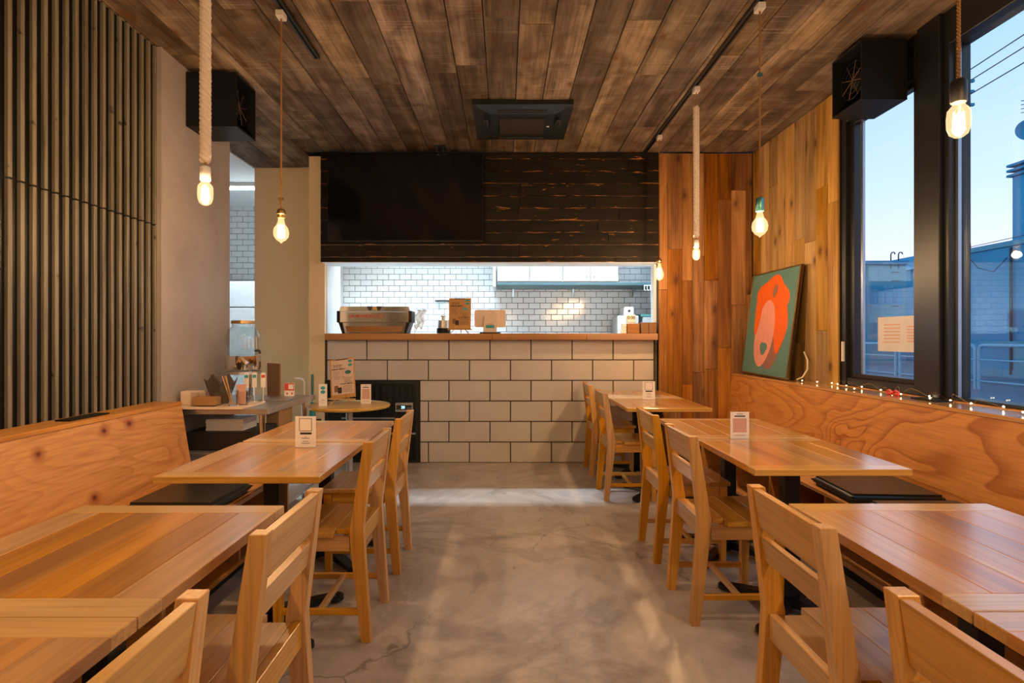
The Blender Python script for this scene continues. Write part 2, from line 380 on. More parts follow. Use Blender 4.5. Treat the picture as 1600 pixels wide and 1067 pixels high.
def glassm(name, tint=(1, 1, 1), ior=1.5, glow=0, gcol=(1, .7, .35), boost=1.0, rough=.0):
    m, n, b, out = newmat(name); n.nodes.remove(b)
    tr = nd(n, 'ShaderNodeBsdfTransparent'); tr.inputs[0].default_value = (*tint, 1)
    gl = nd(n, 'ShaderNodeBsdfGlossy'); gl.inputs['Roughness'].default_value = rough
    fr = nd(n, 'ShaderNodeLayerWeight'); fr.inputs[0].default_value = .5
    f0 = ((ior-1)/(ior+1))**2*boost
    f = mth(n, 'MULTIPLY_ADD', mth(n, 'POWER', fr.outputs['Facing'], 5.0), 1-f0, f0)
    mx = nd(n, 'ShaderNodeMixShader'); n.links.new(f, mx.inputs[0]); n.links.new(tr.outputs[0], mx.inputs[1]); n.links.new(gl.outputs[0], mx.inputs[2])
    res = mx.outputs[0]
    if glow:
        em = nd(n, 'ShaderNodeEmission'); em.inputs[0].default_value = (*gcol, 1); em.inputs[1].default_value = glow
        ad = nd(n, 'ShaderNodeAddShader'); n.links.new(res, ad.inputs[0]); n.links.new(em.outputs[0], ad.inputs[1]); res = ad.outputs[0]
    n.links.new(res, out.inputs[0]); return m
M['bulb'] = glassm('amber_bulb_glass', (1, .93, .8), 1.35, glow=.55)
M['pane'] = glassm('window_glass', (.90, .95, .98), 1.5, boost=1.7)
M['jar'] = glassm('clear_jar_glass', (.93, .955, .955), 1.5, boost=1.8)
M['acrylic'] = glassm('clear_acrylic', (.96, .95, .94), 1.45, boost=1.3)
M['bead'] = plain('aluminium_bead', (.35, .42, .50), .3, .9)
M['cab'] = plain('white_cabinet_enamel', (.33, .33, .335), .35)
M['shelf'] = plain('dark_teal_shade_and_lid', (.035, .085, .10), .45)  # shade of the cabinet underside as colour; the hopper lid shares it
M['bronze'] = plain('dark_bronze_grille', (.10, .06, .03), .5)
M['notice'] = plain('cool_white_notice_paper', (.60, .60, .66), .6)
# outside
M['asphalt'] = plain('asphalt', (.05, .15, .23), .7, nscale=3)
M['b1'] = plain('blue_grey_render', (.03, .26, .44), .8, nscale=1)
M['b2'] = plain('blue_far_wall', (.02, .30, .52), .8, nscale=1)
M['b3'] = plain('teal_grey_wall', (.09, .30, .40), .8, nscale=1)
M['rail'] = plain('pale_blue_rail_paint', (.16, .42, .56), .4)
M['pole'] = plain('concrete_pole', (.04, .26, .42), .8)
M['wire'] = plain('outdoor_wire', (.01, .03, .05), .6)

CH_Z = 2.985
# ================================================================== THE SETTING
fl = struct(box('floor', (-4.4, 2.45, -2.6, 7.8, -.08, 0), M['floor']))

# ceiling: reclaimed planks along the depth
ceil = sthing('ceiling', (0, 0, CH_Z))
box('ceiling_deck', (-2.62, 2.60, -2.6, 5.95, .022, .12), M['blackwood'], ceil)
cache = {}
def plank(parent, name, x0, x1, y0, y1, z0, z1, mat, bev=.002):
    key = (round(x1-x0, 3), round(y1-y0, 3), round(z1-z0, 3), mat.name, bev)
    c = ((x0+x1)/2, (y0+y1)/2, (z0+z1)/2)
    if key in cache: return link(name, cache[key], None, parent, c)
    bm = bmesh.new(); add_box(bm, -(x1-x0)/2, (x1-x0)/2, -(y1-y0)/2, (y1-y0)/2, -(z1-z0)/2, (z1-z0)/2, bev=bev)
    me = mesh(bm); o = link(name, me, mat, parent, c); cache[key] = me; return o
x = .079-.2*14
while x < 2.46:
    x0, x1 = max(x+.0025, -2.61), min(x+.1975, 2.45)
    yend = 5.92 if x1 < -1.88 else 5.43
    if x1-x0 > .02:
        y = -2.6 + random.uniform(0, 1)
        ys = [-2.6]
        while y < yend-.35: ys.append(round(y, 2)); y += random.choice((1.0, 1.3, 1.6, 2.0, 2.4))
        ys.append(yend)
        for a, b in zip(ys, ys[1:]):
            if b-a < .1: continue
            dz = random.choice((0, .002, .004, .006))
            plank(ceil, 'plank', x0, x1, a+.001, b-.001, dz, .022, M['ceil'])
    x += .2
struct(box('ceiling_white', (-4.4, -2.622, 3.4, 7.8, CH_Z, CH_Z+.1), M['white']))
struct(box('ceiling_kitchen', (-2.62, 2.5, 5.96, 7.8, CH_Z, CH_Z+.1), M['white']))

# left wall: black backing and upright slats
wl = sthing('wall_left', (-2.13, 0, 0))
box('wall_core', (-.3, 0, -2.6, 3.465, 0, CH_Z), M['backing'], wl)
y = 3.445; k = 0
while y > .9:
    jz = 1.9
    plank(wl, 'slat', 0, .018, y-.011, y+.011, .80, jz-.004, M['slat'], .0015)
    plank(wl, 'slat', 0, .018, y-.011, y+.011, jz+.004, CH_Z-.002, M['slat'], .0015)
    y -= .0635; k += 1
struct(box('wall_left_pillar', (-2.62, -2.09, 3.467, 4.32, 0, CH_Z-.001), M['plaster']))
struct(box('trim_corner', (-2.12, -2.085, 3.452, 3.466, .83, CH_Z-.001), M['plaster']))
struct(box('wall_corridor', (-2.61, -1.89, 5.93, 6.05, 0, CH_Z), M['beige']))
struct(box('wall_counter_end', (-1.91, -1.757, 5.545, 6.05, 0, CH_Z-.001), M['beige']))
struct(box('trim_opening', (-1.7565, -1.752, 5.6, 6.05, 1.26, 2.9), M['white']))
struct(box('wall_corridor_left', (-4.5, -4.4, 3.4, 7.8, 0, CH_Z+.1), M['white']))
struct(box('wall_corridor_near', (-4.4, -2.62, 3.4, 3.5, 0, CH_Z), M['white']))
struct(box('wall_kitchen_left', (-2.30, -2.18, 6.06, 7.66, 0, CH_Z), M['white']))
struct(box('wall_kitchen_right', (2.0, 2.1, 5.66, 7.66, 0, CH_Z), M['white']))
struct(box('wall_rear', (-2.45, 2.6, -2.7, -2.6, 0, CH_Z+.1), M['rear']))

# kitchen back wall with tiles
wk = sthing('wall_kitchen_back', (0, 7.66, 0))
box('wall_core', (-4.4, 2.5, .006, .14, 0, CH_Z), M['grout'], wk)
tw, th = .151, .0776
rest = bmesh.new(); nt_ = 0
tbm = bmesh.new(); add_box(tbm, -(tw-.006)/2, (tw-.006)/2, -.006, .006, -(th-.006)/2, (th-.006)/2, bev=.002); tme = mesh(tbm); tme.materials.append(M['tile'])
row = 0; z = 1.20
allt = []
for row in range(-6, 23):
    z = 1.255 + row*th
    for c in range(-30, 16):
        x = c*tw + (tw/2 if row % 2 else 0) + .02
        if x < -4.3 or x > 2.0 or z > CH_Z-.02: continue
        vis = (-2.2 < x < 2.0 and 1.22 < z < 2.2)
        pri = 0 if vis and z < 2.05 and not (x > -.1 and z > 1.9) else 1
        allt.append((pri, row, c, x, z))
allt.sort(key=lambda t: (t[0], abs(t[1]-4)))
for i, (pri, row, c, x, z) in enumerate(allt):
    if i < 296 and pri == 0: link('tile', tme, None, wk, (x, .0, z))
    else: add_box(rest, x-(tw-.006)/2, x+(tw-.006)/2, -.006, .006, z-(th-.006)/2, z+(th-.006)/2)
rt = link('tile_field', mesh(rest), M['tile'], wk); rt['kind'] = 'stuff'

# block counter
cw = sthing('wall_counter', (0, 5.54, 0))
box('wall_core', (-.835, 1.452, .012, .19, 0, 1.195), M['mortar'], cw)
box('wall_core', (-1.757, -.835, .012, .19, .80, 1.195), M['mortar'], cw)
box('wall_core', (-1.757, -.835, .60, .64, 0, .80), M['mortar'], cw)
for r in range(6):
    z1 = 1.1945-.2*r; z0 = z1-.19 if r < 5 else .004
    off = .2536 if r % 2 == 0 else .0536
    left = -1.735 if r < 2 else -.829
    xs = [left] + [off+.4*k for k in range(-6, 5) if left+.03 < off+.4*k < 1.42] + [1.452]
    for a, b in zip(xs, xs[1:]):
        if b-a > .02: plank(cw, 'block', a+.005, b-.005, random.choice((-.001, 0, .001)), .10, z0, z1, M['block'], .003)
ct = thing('countertop', 'long honey brown wooden countertop on the pale block counter', 'countertop', (0, 5.42, 1.195))
xx = -1.72
for L in (.86, .74, .9, .68):
    plank(ct, 'board', xx, min(xx+L, 1.462)-.001, 0, .30, 0, .062, M['counter'], .003)
    xx += L

# dark board header over the opening
hd = sthing('wall_header', (0, 5.42, 0))
box('wall_core', (-1.745, 1.465, .012, .31, 1.934, CH_Z), M['white'], hd)
z = 1.936; i = 0
hrows = [1.936]
zz = 1.985
while zz < 2.97: hrows.append(zz); zz += .1167
hrows.append(CH_Z)
for a, b in zip(hrows, hrows[1:]):
    xs = [-1.757]; x = -1.757 + random.uniform(.5, 1.5)
    while x < 1.2: xs.append(x); x += random.uniform(.5, 1.3)
    xs.append(1.468)
    for p, q in zip(xs, xs[1:]): plank(hd, 'board', p+.001, q-.001, random.choice((-.004, -.002, 0)), .014, a+.0015, b-.0015, M['worn'], .0015)
for s_, (p, q) in enumerate(((0.016, .11), (.112, .21), (.212, .31))):   # end grain on the left side of the header
    pass
struct(box('trim_jamb', (1.452, 1.475, 5.545, 5.66, 1.257, 1.934), M['white']))
struct(box('trim_wall_joint', (1.4525, 1.473, 5.545, 5.66, 0, 1.19), M['mortar']))
struct(box('wall_counter_right', (1.476, 2.0, 5.56, 5.66, 0, CH_Z), M['white']))

# right end: upright boards
wb = sthing('wall_back', (0, 5.45, 0))
box('wall_core', (1.478, 2.42, .014, .10, 0, CH_Z), M['blackwood'], wb)
def upright(parent, a0, a1, axis, mat, plane, widths, zlo=0.0, t=.014, sgn=1):
    a = a0
    while a < a1-.02:
        wv_ = random.choice(widths); b = min(a+wv_, a1)
        if a1-b < .03: b = a1
        z = zlo; zs = [zlo]; z += random.uniform(.4, 1.6)
        while z < CH_Z-.3: zs.append(z); z += random.uniform(.8, 1.7)
        zs.append(CH_Z-.001)
        for p, q in zip(zs, zs[1:]):
            d = random.choice((0, .002, .004))
            if axis == 'x': plank(parent, 'board', a+.0012, b-.0012, d, t, p+.001, q-.001, mat, .0012)
            else: plank(parent, 'board', d, t, a+.0012, b-.0012, p+.001, q-.001, mat, .0012)
        a = b
upright(wb, 1.474, 2.37, 'x', M['wall_back'], 0, (.085, .11, .13, .14, .10))
wr = sthing('wall_right', (2.37, 0, 0))
box('wall_core', (.014, .12, 4.04, 5.55, 0, CH_Z), M['blackwood'], wr)
upright(wr, 4.05, 5.448, 'y', M['wall_side'], 0, (.10, .13, .15, .12, .16))
box('lower_wall', (.03, .2, -2.6, 4.04, 0, .875), M['plaster'], wr)
box('wall_end', (.014, .2, -2.6, -1.6, .875, CH_Z), M['plaster'], wr)

# windows on the right
def window(name, y0, y1, zt, zb, frame=.05, x=.0, sash=True):
    o = sthing(name, (2.42, 0, 0)); B = M['black']
    box('frame_post', (-.03, .09, y0, y0+frame, .885, 2.985), B, o, .003); box('frame_post', (-.03, .09, y1-frame, y1, .885, 2.985), B, o, .003)
    box('frame_head', (-.03, .09, y0+frame, y1-frame, zt, 2.985), B, o, .003); box('frame_foot', (-.02, .09, y0+frame, y1-frame, .885, zb), B, o, .003)
    if sash:
        f = .05
        for a, b, c, d in ((y0+frame, y0+frame+f, zb, zt), (y1-frame-f, y1-frame, zb, zt), (y0+frame+f, y1-frame-f, zb, zb+.03), (y0+frame+f, y1-frame-f, zt-.03, zt)):
            box('sash_rail', (.0, .05, a, b, c, d), B, o, .003)
    box('pane', (.030, .036, y0+frame+.002, y1-frame-.002, zb+.001, zt-.001), M['pane'], o)
    return o
w1 = window('window_1', 3.27, 4.045, 2.73, .94)
box('glazing_bead', (.012, .028, 3.865, 3.885, .97, 2.70), M['bead'], w1)
box('latch', (-.045, -.03, 4.00, 4.02, 1.05, 1.19), M['whitep'], w1, .002)
cl = struct(box('trim_column', (2.365, 2.52, 3.10, 3.268, .885, 2.985), M['black'], bev=.004))
w2 = window('window_2', .55, 3.098, 2.80, .90, .035, sash=False)
box('glazing_bead', (.006, .024, 3.045, 3.062, .90, 2.80), M['bead'], w2)
w3 = window('window_3', -1.6, .548, 2.80, .90, .035, sash=False)
sn = thing('window_notice', 'pinkish white printed notice sheet taped inside the narrow window pane', 'notice', (2.447, 3.55, 1.245))
bm = bmesh.new(); add_box(bm, -.0015, 0, -.175, .18, -.115, .105); link('sheet', mesh(bm), M['notice'], sn)
for (a, b, c, d) in ((-.03, .12, -.055, .055), (-.155, -.09, -.05, .04)):
    bm = bmesh.new(); 
    for k in range(6): 
        zc = c+(d-c)*k/5; add_box(bm, -.0022, -.0015, a, b, zc-.004, zc+.004)
    link('faded_print', mesh(bm), M['pinkink'], sn)

# ================================================================== BENCHES
def bench(side, name, label, xf, xb_seat, xt, ztop, y0, y1, ply, seat_lab):
    o = thing(name, label, 'bench', (0, 0, 0)); s = side
    def X(a, b): return (min(a*s, b*s), max(a*s, b*s))
    box('seat_board', (*X(xf, xb_seat+.02), y0, y1, .40, .42), M['bench_edge'], o, .002)
    box('bottom_board', (*X(xf+.01, xb_seat), y0, y1, .10, .12), M['bench_edge'], o, .002)
    box('back_board', (*X(xb_seat-.01, xb_seat), y0, y1, .12, .40), M['bench_edge'], o)
    box('plinth', (*X(xf+.10, xb_seat), y0+.02, y1-.02, 0.001, .10), M['blackwood'], o)
    y = y1
    while y > y0: box('divider', (*X(xf+.01, xb_seat-.01), y-.02, y, .12, .40), M['bench_edge'], o, .001); y -= .62
    # leaning backrest: a parallelogram in xz pushed along y
    pts = [(xb_seat*s, .42), ((xb_seat+.022)*s, .42), ((xt+.022)*s, ztop-.02), (xt*s, ztop-.02)]
    ym = (y0+y1)/2
    prism('backrest', pts, 'y', y0-ym, y1-ym, ply, o, (0, ym, 0))
    return o
bl = bench(-1, 'wall_bench', 'knotty plywood wall bench under the dark slatted wall', 1.29, 1.88, 1.945, .835, -1.2, 3.42, M['ply_l'], '')
box('top_ledge', (-2.108, -1.94, -1.2, 3.42, .815, .835), M['bench_edge'], bl, .002)
br = bench(1, 'wall_bench', 'swirl-grained plywood wall bench under the street window', 1.65, 2.12, 2.17, .88, -1.2, 5.44, M['ply_r'], '')
box('top_ledge', (2.165, 2.368, -1.2, 5.44, .86, .88), M['ledge'], br, .002)
struct(box('trim_sill', (2.369, 2.56, -1.6, 4.04, .876, .884), M['ledge']))
def cushion(label, x, y, wx, wy, rz):
    o = thing('seat_cushion', label, 'cushion', (x, y, .4205), rz, 'black seat cushions on the wall benches')
    bm = bmesh.new(); add_box(bm, -wx/2, wx/2, -wy/2, wy/2, .0, .05)
    bmesh.ops.bevel(bm, geom=list(bm.edges), offset=.016, segments=3, affect='EDGES')
    link('cushion_body', mesh(bm, True), M['leather'], o)
    p = [(-wx/2, -wy/2, .025), (wx/2, -wy/2, .025), (wx/2, wy/2, .025), (-wx/2, wy/2, .025)]
    tube('piping', p, .004, M['blackwood'], o, 6, True)
cushion('flat black leather cushion on the left bench behind the middle table', -1.52, 2.77, .40, .40, 0)
cushion('black cushion on the right bench with a creased cover, beside the middle table', 1.885, 2.90, .44, .40, -.06)
cushion('low black cushion on the right bench nearest the camera', 1.88, 2.42, .42, .42, 0)

tag(box('black_plate', (-2.06, -1.985, 2.60, 2.86, .8352, .842), M['blackwood'], bev=.002), 'flat black plate lying on the left bench ledge by the slats', 'plate')
tag(box('black_pad', (2.25, 2.35, 2.98, 3.16, .8802, .889), M['blackwood'], bev=.002), 'flat black pad on the window ledge below the black column', 'pad')
# ================================================================== TABLES
def make_table():
    o = thing('cafe_table', '', 'table')
    W, D, H, T = .61, .685, .71, .026
    for i in range(6):
        wv_ = (W)/6; x0 = -W/2 + i*wv_
        plank(o, 'plank', x0+.0005, x0+wv_-.0005, -D/2+.072, D/2-.072, H-T, H, M['table_y'], .001)
    for s in (-1, 1):
        y0 = D/2-.0715 if s > 0 else -D/2
        plank(o, 'end_board', -W/2, W/2, y0, y0+.0715, H-T, H, M['table_x'], .002)
    box('support_plate', (-.18, .18, -.18, .18, H-T-.012, H-T-.0005), M['iron'], o, .002)
    box('post', (-.033, .033, -.033, .033, .05, H-T-.012), M['iron'], o, .003)
    for k in range(4):
        a = PI/4+k*PI/2
        bm = bmesh.new()
        add_prism(bm, [(.02, .028), (.30, .018), (.30, .034), (.02, .072)], 'y', -.026, .026)
        bmesh.ops.transform(bm, matrix=Matrix.Rotation(a, 4, 'Z'), verts=bm.verts)
        f = link('foot', mesh(bm), M['iron'], o)
        lathe('foot_pad', [(0, 0.0005), (.02, .0005), (.036, .012), (.034, .03), (.02, .038), (0, .038)], M['iron'], f, (.29*math.cos(a), .29*math.sin(a), 0), 14)
    return o
T0 = make_table()
tabs = [
 (-.975, .695, 'wooden table at the lower left corner, nearest the camera on the left', 'left'),
 (-.975, 1.385, 'bare wooden table in the left foreground, its far edge before the black cushion', 'left'),
 (-.985, 2.425, 'near one of the two middle left tables, in front of the white card', 'left'),
 (-.985, 3.14, 'far one of the two middle left tables, under the steel table corner', 'left'),
 (1.175, .715, 'wooden table at the lower right corner, nearest the camera on the right', 'right'),
 (1.175, 1.405, 'bare wooden table in the right foreground with bluish window sheen on top', 'right'),
 (1.27, 2.54, 'near one of the two middle right tables, in front of the white card', 'right'),
 (1.27, 3.235, 'far one of the two middle right tables, behind the white card', 'right'),
 (1.185, 4.43, 'table in the back right corner carrying a small white card', 'right'),
 (1.185, 5.12, 'rearmost table on the right, against the reddish board wall', 'right')]
for i, (x, y, lab, s) in enumerate(tabs):
    g = 'square cafe tables along the %s bench' % s
    if i == 0: o = T0; o.location = (x, y, 0); o['label'] = lab; o['group'] = g
    else: dup(T0, (x, y, 0), 0 if i % 2 else PI, lab, g)

# ================================================================== CHAIRS
def make_chair():
    o = thing('dining_chair', '', 'chair')
    W = .38; ph = .036
    for s in (-1, 1):
        y0 = s*(W/2-ph/2)
        zc = .40
        pr = [(-.008, 0), (.030, 0), (.070, .36), (.076, .45), (.020, .80), (-.018, .80), (.022, .46), (.018, .38)]
        prism('rear_post', [(a, b-zc) for a, b in pr], 'y', -ph/2, ph/2, M['chair'], o, (0, y0, zc), bev=.0015)
        fr = [(.350, 0), (.380, 0), (.388, .42), (.346, .42)]
        prism('front_leg', [(a-.36, b-.2) for a, b in fr], 'y', -.018, .018, M['chair'], o, (.36, y0, .2), bev=.0015)
        plank(o, 'side_apron', .076, .345, y0-.011, y0+.011, .362, .42, M['chair_x'])
        plank(o, 'stretcher', .035, .352, y0-.009, y0+.009, .105, .130, M['chair_x'])
    plank(o, 'cross_stretcher', .19, .212, -W/2+.027, W/2-.027, .107, .128, M['chair_y'])
    plank(o, 'front_apron', .357, .377, -W/2+.037, W/2-.037, .362, .42, M['chair_y'])
    plank(o, 'back_apron', .030, .054, -W/2+.037, W/2-.037, .375, .447, M['chair_y'])
    for i in range(4):
        x0 = .055+i*.0865
        plank(o, 'seat_plank', x0+.0004, x0+.0861, -W/2+(.038 if i == 0 else -.008), W/2-(.038 if i == 0 else -.008), .4215, .443, M['chair_y'], .0015)
    def rail(za, zb, name):
        f = lambda z: .048-(z-.46)*.158
        pts = [(f(za)-.011, za), (f(za)+.011, za), (f(zb)+.011, zb), (f(zb)-.011, zb)]
        zc = (za+zb)/2
        prism(name, [(a, b-zc) for a, b in pts], 'y', -W/2+.037, W/2-.037, M['chair_y'], o, (0, 0, zc), bev=.0015)
    rail(.688, .796, 'top_rail'); rail(.595, .662, 'lower_rail')
    return o
C0 = make_chair()
chairs = [
 (.795, 2.59, 0, 'chair at the near one of the two middle right tables'),
 (.81, 3.25, 0, 'chair at the far one of the two middle right tables'),
 (.745, 4.42, 0, 'chair at the back right table with the white card'),
 (.75, 5.19, 0, 'rearmost right chair, close against the block counter'),
 (.71, 1.44, 0, 'big near chair at the right foreground table, its back fully in view'),
 (.655, .77, 0, 'chair at the lower right corner, only top of its back in view'),
 (-.545, 2.46, PI, 'chair at the near middle left table, its seat under the table edge'),
 (-.545, 3.11, PI, 'chair at the far middle left table, before the black fridge'),
 (-.525, 1.40, PI, 'big near chair at the left foreground table with glossy planked seat'),
 (-.51, .76, PI, 'chair at the lower left corner, cut off by the frame')]
for i, (x, y, r, lab) in enumerate(chairs):
    g = 'wooden chairs facing the right tables' if r == 0 else 'wooden chairs facing the left tables'
    lab = 'light wooden ' + lab
    if i == 0: C0.location = (x, y, 0); C0.rotation_euler = (0, 0, r); C0['label'] = lab; C0['group'] = g
    else: dup(C0, (x, y, 0), r, lab, g)

# table cards
def card(label, x, y, z, w_, h_, kind, rz=0, grp='small table cards'):
    o = thing('table_card', label, 'card', (x, y, z), rz, grp)
    prism('card', [(-.0012, 0), (.0012, 0), (.0012, h_), (-.0012, h_)], 'x', -w_/2, w_/2, M['paper'], o)
    prism('foot', [(-.02, 0), (.025, 0), (.025, .003), (-.02, .003)], 'x', -w_/2, w_/2, M['acrylic'], o)
    def bars(rows, mat, name):
        bm = bmesh.new()
        for (zc, half, hh) in rows: add_box(bm, -half, half, -.0020, -.0012, zc*h_-hh, zc*h_+hh)
        link(name, mesh(bm), mat, o)
    if kind == 'code':
        bm = bmesh.new(); a = w_*.31; zc = h_*.73
        for (p, q, r, s) in ((-a, a, zc-a, zc-a+.0022), (-a, a, zc+a-.0022, zc+a), (-a, -a+.0022, zc-a, zc+a), (a-.0022, a, zc-a, zc+a)): add_box(bm, p, q, -.002, -.0012, r, s)
        link('printed_frame', mesh(bm), M['ink'], o)
        bm = bmesh.new(); add_box(bm, -w_*.26, w_*.30, -.002, -.0012, h_*.415, h_*.48); link('printed_pill', mesh(bm), M['ink'], o)
        bars([(.33, w_*.05, .0006), (.295, w_*.2, .001), (.19, w_*.14, .0008), (.13, w_*.2, .001)], M['ink'], 'printed_lines')
    elif kind == 'pink':
        bars([(.92, w_*.16, .0012), (.84, w_*.29, .003)], M['ink'], 'printed_title')
        bm = bmesh.new(); add_box(bm, -w_*.37, w_*.37, -.0018, -.0012, h_*.24, h_*.76); link('printed_square', mesh(bm), M['pinkink'], o)
        bars([(.13, w_*.32, .0022)], M['pinkink'], 'printed_lines')
    elif kind == 'logo':
        for zz in (.64, .82):
            bm = bmesh.new(); add_prism(bm, [(w_*.28*math.cos(t*PI/8), h_*(zz+.08*math.sin(t*PI/8))) for t in range(16)], 'y', -.002, -.0012); link('printed_emblem', mesh(bm), M['tealink'], o)
        bars([(.30, w_*.1, .001), (.25, w_*.24, .001), (.15, w_*.18, .001)], M['ink'], 'printed_lines')
    return o
card('small white card with a black framed square and pill bar, middle left table', -.925, 2.64, .7105, .095, .143, 'code')
card('white card with faded pink square on the middle right table', 1.18, 2.86, .7105, .093, .135, 'pink')
card('small white card with a black framed square on the back right table', 1.18, 4.67, .7105, .103, .148, 'code')

# ================================================================== ROUND TABLE WITH MENU EASEL
RT = (-1.225, 4.48)
rt_ = thing('round_table', 'small round pale wooden table on one chrome pole before the fridge', 'table', (RT[0], RT[1], 0))
lathe('tabletop', [(0, .665), (.295, .665), (.312, .672), (.316, .685), (.312, .692), (0, .692)], M['round'], rt_, seg=48)
lathe('pole', [(0, .012), (.026, .012), (.026, .66), (.06, .664), (0, .664)], M['steel'], rt_)
lathe('base', [(0, .0005), (.20, .0005), (.20, .01), (.06, .02), (.026, .04), (0, .04)], M['steel'], rt_, seg=32)
card('narrow white card with teal emblem at the left edge of the round table', -1.395, 4.36, .6925, .062, .170, 'logo', .15)
card('white card with faded pink square on the round table beside the menu', -1.105, 4.52, .6925, .082, .155, 'pink')
def menu(label, loc, w_, h_, tilt, rz, paper, legh=.05):
    o = thing('menu_board', label, 'menu', loc, 0, 'menu boards on little easels', rot=(0, 0, rz))
    bd = box('board', (-w_/2, w_/2, -.004, .004, -h_/2, h_/2), M['easel'], o, .001)
    bd.location = (0, .02, legh+h_/2); bd.rotation_euler = (-tilt, 0, 0)
    def fl_(name, b, mat):
        bm = bmesh.new(); add_box(bm, *b); return link(name, mesh(bm), mat, bd)
    fl_('paper', (-w_*.44, w_*.46, -.0055, -.0042, -h_*.41, h_*.47), paper)
    def rows(a, b, z0, n_, dz, hh=.0012, mt='ink'):
        bm = bmesh.new()
        for k in range(n_): add_box(bm, a*w_, (b-.04*(k % 3))*w_, -.0062, -.0056, (z0-dz*k)*h_-hh, (z0-dz*k)*h_+hh)
        link('printed_lines', mesh(bm), M[mt], bd)
    rows(-.36, .02, .34, 2, .04, .002)
    text('printed_title', 'DRINK MENU', .055*w_/.2*.34, M['ink'], bd, (-.14*w_, -.0066, .235*h_), (PI/2, 0, 0))
    rows(-.38, -.08, .17, 5, .045); rows(.0, .1, .17, 5, .045); rows(.08, .40, .0, 4, .035)
    text('printed_title', 'FOOD MENU', .055*w_/.2*.32, M['ink'], bd, (.17*w_, -.0062, -.15*h_), (PI/2, 0, 0))
    rows(.0, .42, -.21, 5, .035)
    for (cx, cz, rr) in ((.34, .42, .085), (.34, .32, .085)):
        bm = bmesh.new(); add_prism(bm, [((cx+rr*math.cos(t*PI/7))*w_, (cz+.035*math.sin(t*PI/7))*h_) for t in range(14)], 'y', -.0063, -.0056); link('printed_emblem', mesh(bm), M['tealink'], bd)
    bm = bmesh.new(); add_prism(bm, [((.24+.13*math.cos(t*PI/7))*w_, (.14+.05*math.sin(t*PI/7))*h_) for t in range(14)], 'y', -.0063, -.0056); link('printed_picture', mesh(bm), M['teal'], bd)
    fl_('printed_photo', (-.34*w_, -.18*w_, -.0063, -.0056, -.34*h_, -.18*h_), M['cardbox'])
    fl_('printed_photo', (-.20*w_, -.04*w_, -.0066, -.0060, -.38*h_, -.23*h_), M['ink'])
    fl_('clip', (-.25*w_, .25*w_, -.008, -.004, .465*h_, .485*h_), M['ink'])
    box('ledge', (-w_*.55, w_*.55, -.022, .012, legh-.012, legh), M['easel'], o, .001)
    tb = math.tan(tilt)
    for s in (-1, 1): tube('leg', [(s*w_*.42, -.03, .003), (s*w_*.26, .0, legh-.012), (s*w_*.12, .028+h_*tb*.9, legh+h_*.9)], .005, M['easel'], o, 6)
    tube('leg', [(0, .15, .003), (0, .035+h_*tb*.9, legh+h_*.9)], .005, M['easel'], o, 6)
    return o
mb = menu('tall menu board with faint pinkish sheet on easel, on round table', (-1.275, 4.44, .6925), .20, .31, .18, -.10, M['menup'], .052)
mb.rotation_euler = (0, 0.0, -.12)
menu('kraft paper menu board on small easel standing on the counter', (-.437, 5.50, 1.2575), .215, .30, .10, 0, M['kraft'], .045)
def lean_menu():
    b = [c for c in COL.objects if c.parent == mb and c.name.startswith('board')][0]
    b.rotation_euler = (-.18, -.12, 0)
lean_menu()

# ================================================================== FRIDGE UNDER THE COUNTER
fr = thing('undercounter_fridge', 'black ribbed undercounter fridge set into the block counter', 'fridge', (-1.29, 5.54, 0))
box('cabinet', (-.44, .45, .012, .55, .003, .795), M['ac'], fr, .003)
box('frame_edge', (-.46, -.43, -.004, .02, .003, .795), M['black'], fr); box('frame_edge', (.42, .452, -.004, .02, .003, .795), M['black'], fr)
box('frame_edge', (-.43, .42, -.004, .02, .77, .795), M['black'], fr); box('frame_edge', (-.43, .42, -.004, .02, .003, .03), M['black'], fr)
for i in range(13):
    x0 = -.42+i*.0635
    zlo = .47 if x0 < .20 else .60
    plank(fr, 'upper_rib', x0, x0+.040, -.006, .012, zlo, .755, M['ac'], .004)
    plank(fr, 'lower_rib', x0, x0+.040, -.006, .012, .05, .27, M['ac'], .004)
for i in range(8): plank(fr, 'louvre', -.40, .40, -.004, .012, .305+i*.012, .310+i*.012, M['black'], .001)
box('silver_strip', (-.30, .22, -.008, .012, .425, .440), M['steel'], fr); box('silver_strip', (-.42, .42, -.008, .012, .275, .292), M['steel'], fr)
cp = box('control_panel', (.225, .395, -.014, .012, .495, .585), M['steel'], fr, .002)
bm = bmesh.new(); add_box(bm, -.075, .075, -.003, 0, -.022, .022); link('display_window', mesh(bm), M['ink'], cp, (0, -.013, 0))
text('display_digits', '20', .036, M['display'], cp, (-.01, -.0167, .0), (PI/2, 0, 0))
for k in range(3): 
    bm = bmesh.new(); add_lathe(bm, [(0, 0), (.004, 0), (.003, .003), (0, .003)], 10); link('button', mesh(bm), M['whitep'], cp, (.035+.016*k, -.016, -.008), (PI/2, 0, 0))

